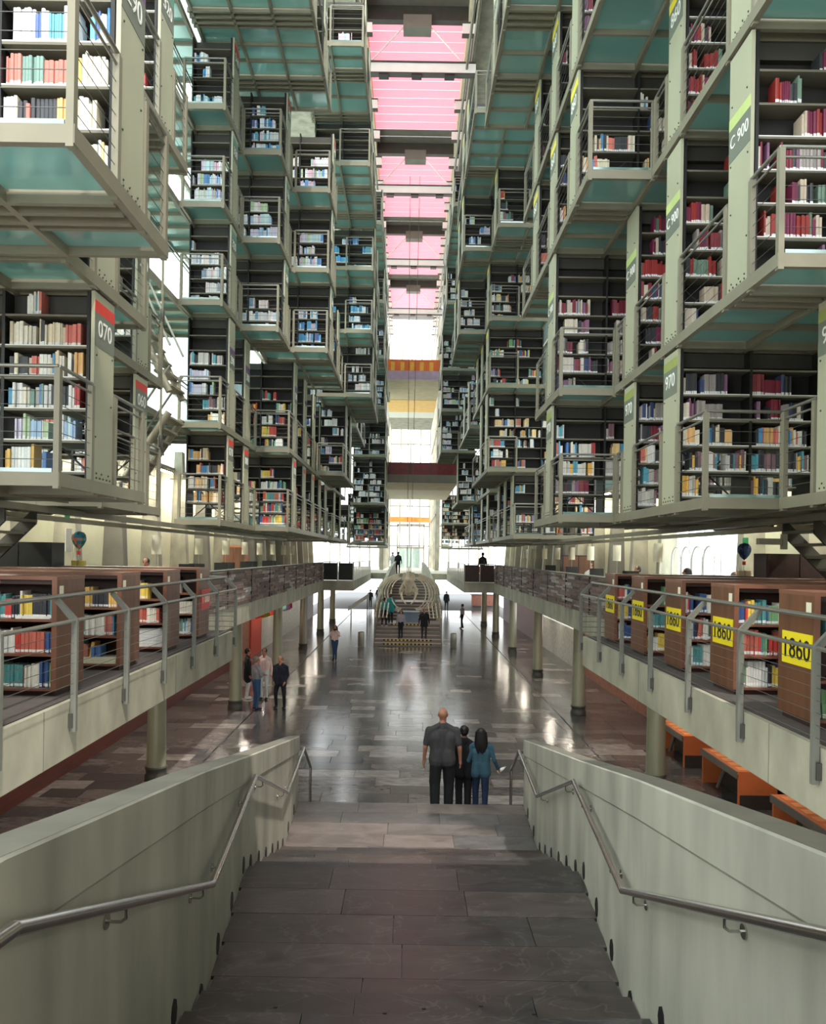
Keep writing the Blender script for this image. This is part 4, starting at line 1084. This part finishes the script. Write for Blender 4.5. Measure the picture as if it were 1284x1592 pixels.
for s in (-1, 1):
    mb.tube([(s * .12, 47.2, 3.9), (s * .36, 47.5, 3.3), (s * .5, 47.9, 2.85)], [.06, .1, .09], 8); mb.ball((s * .42, 48.1, 3.1), (.16, .2, .14))
mb.ball((0, 48.3, 2.95), (.3, .35, .25), 12, 8); mb.build('skull', 'bone', w)
for s in (-1, 1):
    mb = MB(); mb.tube([(s * .34, 48.0, 3.1), (s * .42, 47.6, 2.8), (s * .34, 47.2, 2.5), (s * .14, 46.9, 2.3)], [.06, .07, .06, .03], 8); mb.build('jaw_bone', 'bone', w)
    for k in range(4):
        x0 = s * (1.15 + k * .22); mb = MB()
        for q in range(5): mb.tube([(x0 + s * .02 * q, 47.0 - .15 * q, 2.35 - .17 * q), (x0 + s * .02 * (q + .8), 47.0 - .15 * (q + .8), 2.35 - .17 * (q + .8))], .04, 6)
        mb.build('flipper_finger', 'bone', w)
    for y in (48.5, 53): mb = MB(); mb.tube([(s * .1, y, spine_z(y) + .3), (s * .3, y, 28)], .012, 4); mb.build('hanging_wire', 'steel_dark', w)
t = thing('plinth', (0, 49.2, L2Z), 'blue grey plinth under the whale skeleton', 'plinth')
box('body', t, 'blueplinth', -.62, .62, 48.9, 49.9, L2Z, L2Z + .55); box('cap', t, 'blueplinth', -.7, .7, 48.85, 49.95, L2Z + .55, L2Z + .62)
# ------------------------------------------------------------------ people
def cloth(name, r, g, b, rough=.85): 
    if name not in MATS: mat(name, lin(r, g, b), rough, 0, .12, 14)
    return name
def limb_dist(P, a, b, ra, rb):
    ab = b - a; L = (ab * ab).sum()
    t = np.clip(((P - a) @ ab) / max(L, 1e-9), 0, 1)
    return np.linalg.norm(P - (a + t[:, None] * ab), axis=1) - (ra + (rb - ra) * t)
def person(x, y, z, h, face, top, legs, shoes, hair, label, arms=None, stride=.0, skin='skin', long_hair=False, build=1.0, sleeve='long', group=None, skirt=False, vox=.018, seated=False, hair_len=0, coat=0, stance=.09, head_tilt=0, lean=0, baggy=0):
    """one continuous body: tapered limbs fused by voxel remeshing, coloured by the limb each face belongs to"""
    k = h / 1.72
    caps = []       # a, b, ra, rb, material
    def cap(a, b, ra, rb, m): caps.append((np.array(a, float), np.array(b, float), ra, rb, m))
    W = build
    # torso as several side-by-side volumes
    hipz, shz = (.93, 1.42)
    if seated: hipz, shz = (.52, 1.0)
    nz = shz + .08
    for sx in (-1, 1):
        cap((sx * .075 * W, 0, hipz), (sx * .08 * W, .0, hipz + .22), .105 * W, .10 * W, legs if not coat else top)
        cap((sx * .075 * W, 0, hipz + .1), (sx * .095 * W, -.005, shz - .16), .105 * W, .115 * W, top)
        cap((sx * .09 * W, -.005, shz - .2), (sx * .10 * W, -.01, shz - .06), .105 * W, .075, top)
        cap((sx * .03, -.012, shz + .045), (sx * .165 * W, -.015, shz - .045), .055, .062, top)
    cap((0, .0, hipz + .1), (0, 0, shz - .1), .11 * W, .11 * W, top)
    if coat:
        for sx in (-1, 1): cap((sx * .07, 0, hipz + .1), (sx * .09, 0, hipz - coat), .12 * W, .125 * W, top)
    cap((0, -.015, shz), (0, .01, nz + .06), .062, .058, skin)
    cap((0, -.035, shz - .02), (0, -.02, shz + .045), .06, .058, top)
    # head: skull, jaw, nose, ears
    hz = nz + .125
    tl = head_tilt
    cap((0, -.02, hz + .035), (0, .012, hz + .045), .08, .078, skin); cap((0, -.01, hz + .02), (0, .0, hz - .04), .078, .064, skin)
    cap((0, .03, hz - .04), (0, .045, hz - .07), .058, .042, skin)
    cap((0, .1, hz + .005), (0, .112, hz - .03), .012, .017, skin)
    for sx in (-1, 1): cap((sx * .08, -.005, hz - .015), (sx * .082, -.01, hz + .015), .011, .013, skin)
    # legs
    fl = []
    for sx in (-1, 1):
        st = stride * sx
        if seated:
            hip = (sx * .09, 0, hipz); kn = (sx * .1, .42, hipz - .02); an = (sx * .1, .44, .09)
        else:
            hip = (sx * .085 * W, 0, hipz - .02); kn = (sx * (stance + .005) * W, .03 + st * .6, .5); an = (sx * stance * W, -.02 + st, .09 + max(0, -st) * .35)
        cap(hip, kn, .095 * W, (.064 + baggy) * W, legs); cap(kn, an, (.06 + baggy) * W, (.046 + baggy) * W, legs)
        cap((an[0], an[1] - .02, an[2] - .045), (an[0] + sx * .015, an[1] + .15, an[2] - .055), .044, .036, shoes)
    # arms
    arms = arms or {}
    for sx, nm in ((-1, 'L'), (1, 'R')):
        shp = np.array((sx * .195 * W, -.015, shz - .05))
        el, wr = arms.get(nm, ((sx * .25 * W, -.04, shz - .33), (sx * .265 * W, .03, shz - .56)))
        el = np.array(el); wr = np.array(wr)
        if seated and nm not in arms: wr = np.array((sx * .15, .3, hipz + .22)); el = np.array((sx * .25, .05, hipz + .2))
        cap(shp, el, .056 * W, .043, top)
        if sleeve == 'short':
            mid = shp + (el - shp) * .75
            caps.pop(); cap(shp, mid, .062 * W, .058, top); cap(mid, el, .045, .04, skin); cap(el, wr, .04, .028, skin)
        else: cap(el, wr, .046, .034, top)
        dv = (wr - el); dv = dv / np.linalg.norm(dv)
        side = np.array((1.0, 0, 0)) if abs(dv[0]) < .8 else np.array((0, 1.0, 0))
        pal = wr + dv * .055
        fwd = np.array((0, 1.0, 0)) if abs(dv[1]) < .7 else np.array((0, 0, -1.0))
        ax = np.cross(dv, side); ax /= np.linalg.norm(ax); wd = ax
        cap(wr, pal, .027, .03, skin); cap(pal - wd * .02, pal + wd * .02, .02, .02, skin)
        for q, ln in enumerate((.07, .082, .075, .058)):
            o = pal + wd * (.027 - .018 * q) + dv * .02
            m_ = o + dv * ln * .55; e_ = m_ + dv * ln * .4 - side * sx * .02
            cap(o, m_, .0095, .009, skin); cap(m_, e_, .009, .008, skin)
        o = wr + dv * .02 + wd * .025; cap(o, o + dv * .04 + wd * .03, .012, .01, skin); 
    mb = MB()
    for (a, b, ra, rb, m_) in caps:
        v = Vector(b) - Vector(a)
        n_ = 5; pts = [Vector(a) + v * (i / n_) for i in range(n_ + 1)]
        u = v.normalized()
        pp = [Vector(a) - u * ra * q for q in (.995, .85, .5)] + pts + [Vector(b) + u * rb * q for q in (.5, .85, .995)]
        rr = [ra * math.sqrt(max(0, 1 - q * q)) + .0005 for q in (.995, .85, .5)] + [ra + (rb - ra) * i / n_ for i in range(n_ + 1)] + [rb * math.sqrt(max(0, 1 - q * q)) + .0005 for q in (.5, .85, .995)]
        mb.tube(pp, rr, 12)
    me = bpy.data.meshes.new('tmp'); me.from_pydata(mb.v, [], mb.f); me.update()
    o = bpy.data.objects.new('tmp', me); C.objects.link(o)
    md = o.modifiers.new('r', 'REMESH'); md.mode = 'VOXEL'; md.voxel_size = vox; md.use_smooth_shade = True
    ms = o.modifiers.new('s', 'SMOOTH'); ms.factor = .5; ms.iterations = 3 if vox > .012 else 4
    dg = bpy.context.evaluated_depsgraph_get()
    m2 = bpy.data.meshes.new_from_object(o.evaluated_get(dg))
    bpy.data.objects.remove(o); bpy.data.meshes.remove(me)
    names = []
    for c_ in caps:
        if c_[4] not in names: names.append(c_[4])
    m2.materials.clear()
    for nm in names: m2.materials.append(MATS[nm])
    P = np.zeros(len(m2.polygons) * 3, np.float32); m2.polygons.foreach_get('center', P); P = P.reshape(-1, 3)
    D = np.stack([limb_dist(P, *c_[:4]) for c_ in caps], 1)
    idx = D.argmin(1); mi = np.array([names.index(c_[4]) for c_ in caps])[idx]
    m2.polygons.foreach_set('material_index', mi.astype(np.int32)); m2.polygons.foreach_set('use_smooth', np.ones(len(P), bool))
    root = bpy.data.objects.new('person', None); root.empty_display_size = .1
    C.objects.link(root); root.location = (x, y, z); root.rotation_euler = (lean, 0, math.radians(face)); root.scale = (k, k, k)
    tag(root, label, 'person', group)
    b = bpy.data.objects.new('body', m2); C.objects.link(b); b.parent = root
    def child(name, mbx, mats):
        ob = mbx.build(name, mats); ob.parent = root; ob.location = (0, 0, 0); return ob
    if hair:
        mb = MB(); mb.ball((0, -.022, hz + .038), (.094, .098, .088), 14, 10)
        if long_hair:
            for q in range(9):
                a = math.radians(-160 + q * 17.5 - 0) if False else math.radians(190 + q * 20)
                px, py = .08 * math.cos(a), -.02 + .075 * math.sin(a)
                mb.tube([(px, py, hz + .05), (px * 1.15, py - .015, hz - .08), (px * 1.3, py - .03, hz - .2), (px * 1.1, py - .045, hz - .22 - hair_len - .02 * (q % 3))], [.035, .04, .036, .012], 8)
        else:
            mb.ball((0, -.045, hz - .01), (.083, .075, .075), 12, 8)
        child('hair', mb, hair)
    elif hair is None:
        pass
    # eyes and mouth
    mb = MB()
    for sx in (-1, 1): mb.ball((sx * .032, .088, hz + .012), .011, 8, 6)
    mb.tube([(-.022, .098, hz - .07), (.022, .098, hz - .07)], .006, 6); child('face_features', mb, 'hair_dark')
    return root
cloth('tee', 62, 60, 62); cloth('blackcloth', 18, 18, 22); cloth('denim', 58, 92, 108); cloth('jeans', 30, 46, 74); cloth('navy', 18, 22, 38); cloth('darkgrey', 44, 42, 46)
cloth('stripegrey', 128, 126, 132); cloth('bluejean', 44, 74, 110); cloth('pinkcoat', 226, 196, 190); cloth('tealcloth', 40, 140, 140); cloth('greycloth', 150, 142, 150); cloth('whitecloth', 214, 212, 214); cloth('winered', 60, 24, 34)
person(.63, 13.95, L2Z - L2Z / 6 * 2, 1.76, 0, 'tee', 'blackcloth', 'blackcloth', None, 'bald man in dark grey t-shirt and black trousers walking down the stairs', sleeve='short', stride=.06, build=1.16, vox=.009, baggy=.022, coat=.06, group='three people descending the stairs', stance=.1)
person(1.04, 14.45, L2Z - L2Z / 6 * 3, 1.55, 0, 'blackcloth', 'blackcloth', 'blackcloth', 'hair_dark', 'person with short dark hair in black clothes between the two others on the stairs', build=.95, vox=.009, coat=.16, baggy=.022, group='three people descending the stairs')
person(1.34, 14.4, L2Z - L2Z / 6 * 3, 1.52, -4, 'denim', 'jeans', 'blackcloth', 'hair_dark', 'long-haired woman in blue denim shirt and jeans carrying a bottle down the stairs', long_hair=True, hair_len=.12, stride=-.08, vox=.009, build=1.0, coat=.1, baggy=.01, group='three people descending the stairs',
       arms={'R': ((.27, -.03, 1.1), (.36, .1, .9))})
t = thing('water_bottle', (1.75, 14.5, 1.25), 'clear plastic bottle held by the woman in denim', 'bottle')
mb = MB(); mb.tube([(1.66, 14.52, 1.255), (1.75, 14.54, 1.31), (1.79, 14.55, 1.335)], [.03, .03, .012], 10); mb.build('body', 'white', t)
mb = MB(); mb.tube([(1.79, 14.55, 1.335), (1.81, 14.555, 1.348)], .014, 8); mb.build('cap', 'rail_steel', t)
person(-4.95, 26.4, 0, 1.72, -55, 'stripegrey', 'bluejean', 'navy', 'hair_grey', 'person in grey striped sweater and blue jeans with folded arms near the left columns', build=1.1, group='visitors standing near the left columns',
       arms={'L': ((-.27, .06, 1.12), (.05, .22, 1.13)), 'R': ((.27, .06, 1.12), (-.05, .24, 1.17))})
person(-5.62, 28.3, 0, 1.76, -70, 'blackcloth', 'whitecloth', 'whitecloth', 'hair_dark', 'person in black coat and white trousers partly behind the left column', coat=.25, group='visitors standing near the left columns')
person(-5.02, 28.2, 0, 1.78, 170, 'pinkcoat', 'whitecloth', 'blackcloth', 'hair_dark', 'person with sunglasses in pale top behind the striped sweater', group='visitors standing near the left columns')
person(-4.21, 26.7, 0, 1.72, 165, 'navy', 'blackcloth', 'blackcloth', 'hair_grey', 'man in dark jacket and black trousers looking up near the left columns', build=1.12, coat=.1, stance=.13, group='visitors standing near the left columns',
       arms={'L': ((-.25, -.06, 1.1), (-.2, .06, .9)), 'R': ((.25, -.06, 1.1), (.2, .06, .9))})
person(-3.54, 39.1, 0, 1.66, 172, 'pinkcoat', 'bluejean', 'navy', 'hair_dark', 'woman in pale pink jacket and jeans raising a camera on the nave floor', long_hair=True, stance=.06, arms={'L': ((-.27, .1, 1.2), (-.06, .2, 1.5)), 'R': ((.27, .1, 1.2), (.06, .2, 1.5))})
box('camera_body', None, 'black', -3.6, -3.47, 38.83, 38.9, 1.45, 1.54); tag(bpy.data.objects['camera_body'], 'black camera held up by the woman in pink', 'camera')
SZ = lambda d: step_z(61 - d)
person(-1.42, 47.6, SZ(47.6), 1.7, -20, 'tealcloth', 'navy', 'whitecloth', 'hair_dark', 'person in teal jacket on the far staircase beside the left parapet', stride=.1, group='people on the far staircase')
person(-1.05, 48.0, SZ(48.0), 1.72, 10, 'tealcloth', 'blackcloth', 'blackcloth', 'hair_dark', 'person in dark teal and black next to the teal jacket on the far stairs', coat=.2, group='people on the far staircase')
person(-.42, 46.2, SZ(46.2), 1.62, 165, 'greycloth', 'navy', 'blackcloth', 'hair_dark', 'woman in grey top and dark trousers descending the far staircase', long_hair=True, stride=.08, stance=.06, group='people on the far staircase')
person(.92, 46.1, SZ(46.1), 1.74, 180, 'blackcloth', 'darkgrey', 'blackcloth', 'hair_dark', 'man in black hooded coat descending the far staircase', coat=.15, build=1.1, group='people on the far staircase')
person(3.83, 57.1, 0, 1.72, 60, 'greycloth', 'blackcloth', 'blackcloth', 'hair_dark', 'person in light grey top walking right of the far staircase', stride=.1)
person(-3.7, 78, 0, 1.72, 0, 'blackcloth', 'blackcloth', 'blackcloth', 'hair_dark', 'dark silhouette standing left of the far staircase in the distance', group='distant silhouettes')
person(-3.2, 84, 0, 1.74, 30, 'blackcloth', 'blackcloth', 'blackcloth', 'hair_dark', 'smaller dark silhouette beyond the first one on the distant left', group='distant silhouettes')
person(3.6, 76, 0, 1.78, -20, 'blackcloth', 'blackcloth', 'blackcloth', 'hair_dark', 'dark silhouette walking right of the far staircase in the distance', coat=.15, stride=.08, group='distant silhouettes')
person(-7.0, 30.0 - 8.6, MZ, 1.7, 180, 'navy', 'navy', 'blackcloth', 'hair_dark', 'reader in dark blue bent over a desk on the left mezzanine', seated=True, group='readers on the mezzanines')
person(7.25, 21.0, MZ, 1.66, 60, 'whitecloth', 'darkgrey', 'blackcloth', 'hair_dark', 'long-haired reader in white seated on the right mezzanine', seated=True, long_hair=True, group='readers on the mezzanines')
person(7.0, 24.6, MZ, 1.66, 100, 'darkgrey', 'darkgrey', 'blackcloth', 'hair_dark', 'reader in dark grey seated beyond the one in white', seated=True, group='readers on the mezzanines')
person(6.9, 30.5, MZ, 1.68, 150, 'whitecloth', 'darkgrey', 'blackcloth', 'hair_dark', 'distant reader in white behind the right stone parapet', seated=True, group='readers on the mezzanines')
person(7.15, 17.6, MZ, 1.62, 200, 'darkgrey', 'darkgrey', 'blackcloth', 'hair_grey', 'grey-haired reader seen behind the right bookcases before the glass doors', seated=True, group='readers on the mezzanines')
person(4.3, 47.0, MZ, 1.7, 20, 'darkgrey', 'blackcloth', 'blackcloth', 'hair_dark', 'standing person in dark clothes on the far right balcony', group='readers on the mezzanines')
person(-1.3, 63.5, MZ, 1.7, 180, 'whitecloth', 'whitecloth', 'blackcloth', 'hair_dark', 'pale figure at the head of the far staircase', group='figures atop the far staircase')
person(-.85, 62.8, MZ, 1.72, 0, 'blackcloth', 'blackcloth', 'blackcloth', 'hair_dark', 'dark figure at the head of the far staircase', group='figures atop the far staircase')

# ------------------------------------------------------------------ books: the 300 largest as volumes of their own, the others as one mass
bm_ = bpy.data.meshes.new('book')
def book_mesh():
    mb = MB()
    # unit book: x 0..1 width, y 0..1 depth (spine at 0), z 0..1 height
    def hull(x0, x1, y0, y1, z0, z1, mi): mb.box(x0, x1, y0, y1, z0, z1, mi)
    prof = [(0, .03), (.2, .006), (.5, 0), (.8, .006), (1, .03)]
    v = [(x, y, 0) for x, y in prof] + [(x, y, 1) for x, y in prof]; n = 5
    mb.add(v, [(k, k + 1, n + k + 1, n + k) for k in range(4)], 0)
    for x0, x1 in ((0, .08), (.92, 1)): hull(x0, x1, .03, 1, 0, 1, 0)
    hull(.08, .92, .03, .97, .015, .985, 1)
    lv = [(x, y - .006, .05) for x, y in prof] + [(x, y - .006, .17) for x, y in prof]
    mb.add(lv, [(k, k + 1, n + k + 1, n + k) for k in range(4)], 2)
    return mb
bmesh_o = book_mesh().build('book', ['book_cover', 'page', 'white']); BM = bmesh_o.data; bpy.data.objects.remove(bmesh_o)
def in_view(b):
    x, y, z = b[0], b[1], b[2]
    u = 636 + 1250 * x / y; v = 863 - 1250 * (z - EYE) / y
    return -25 < u < 1290 and -5 < v < 1592 + 20
vis = [b for b in BOOKS if in_view(b)]
def hidden(b):
    # behind an end panel of a nearer stack: cheap test against the stacks' rows is skipped; nearest first
    return False
vis.sort(key=lambda b: -(b[3] * b[5]) / (b[1] ** 2))
near = vis[:300]; rest = vis[300:]
for b in near:
    x, y, z, w_, dp, h_, tilt, col, where, n_ = b
    o = bpy.data.objects.new('book', BM); o.scale = (w_, dp, h_); o.color = col + (1,)
    put(o, None, (x, y, z + .001))
    if tilt: o.rotation_euler = (0, tilt, 0)
    o['label'] = f'{cname(col)} book, {ORD[min(n_, 55)]} on {where}'; o['category'] = 'book'; o['group'] = 'library books on the shelves'
# mass
N = len(rest)
A = np.array([b[:6] for b in rest]); colr = np.array([b[7] for b in rest])
x, y, z, w_, dp, h_ = A.T
def corners(x0, x1, y0, y1, z0, z1):
    return np.stack([np.stack([p, q, r_], 1) for p in (x0, x1) for q in (y0, y1) for r_ in (z0, z1)], 1)
V = corners(x, x + w_, y, y + dp, z + .001, z + h_)
F = np.array([(0, 1, 3, 2), (4, 6, 7, 5), (0, 4, 5, 1), (2, 3, 7, 6), (0, 2, 6, 4), (1, 5, 7, 3)])
VL = corners(x + .001, x + w_ - .001, y - .002, y, z + h_ * .05, z + h_ * .18)
Vall = np.concatenate([V.reshape(-1, 3), VL.reshape(-1, 3)])
Fb = (np.arange(N)[:, None, None] * 8 + F[None]).reshape(-1, 4)
Fall = np.concatenate([Fb, Fb + N * 8])
me = bpy.data.meshes.new('far_books')
me.from_pydata(Vall.tolist(), [], Fall.tolist())
cf = np.ones((len(Fall), 4, 4), np.float32)
cf[:N * 6, :, :3] = np.repeat(colr, 6, 0)[:, None, :]
top = np.tile(np.array([0, 0, 0, 0, 0, 1], bool), N)
cf[:N * 6][top] = (.72, .68, .58, 1)
cf[N * 6:, :, :3] = .8
ca = me.color_attributes.new('col', 'FLOAT_COLOR', 'CORNER'); ca.data.foreach_set('color', cf.ravel())
me.materials.append(MATS['book_cover_mass']); me.update()
o = bpy.data.objects.new('far_books', me); put(o, None, (0, 0, 0))
tag(o, 'the many smaller library books on all the farther shelves', 'books', kind='stuff')
print('BOOKS', len(BOOKS), 'visible', len(vis), 'objects', len(bpy.data.objects))
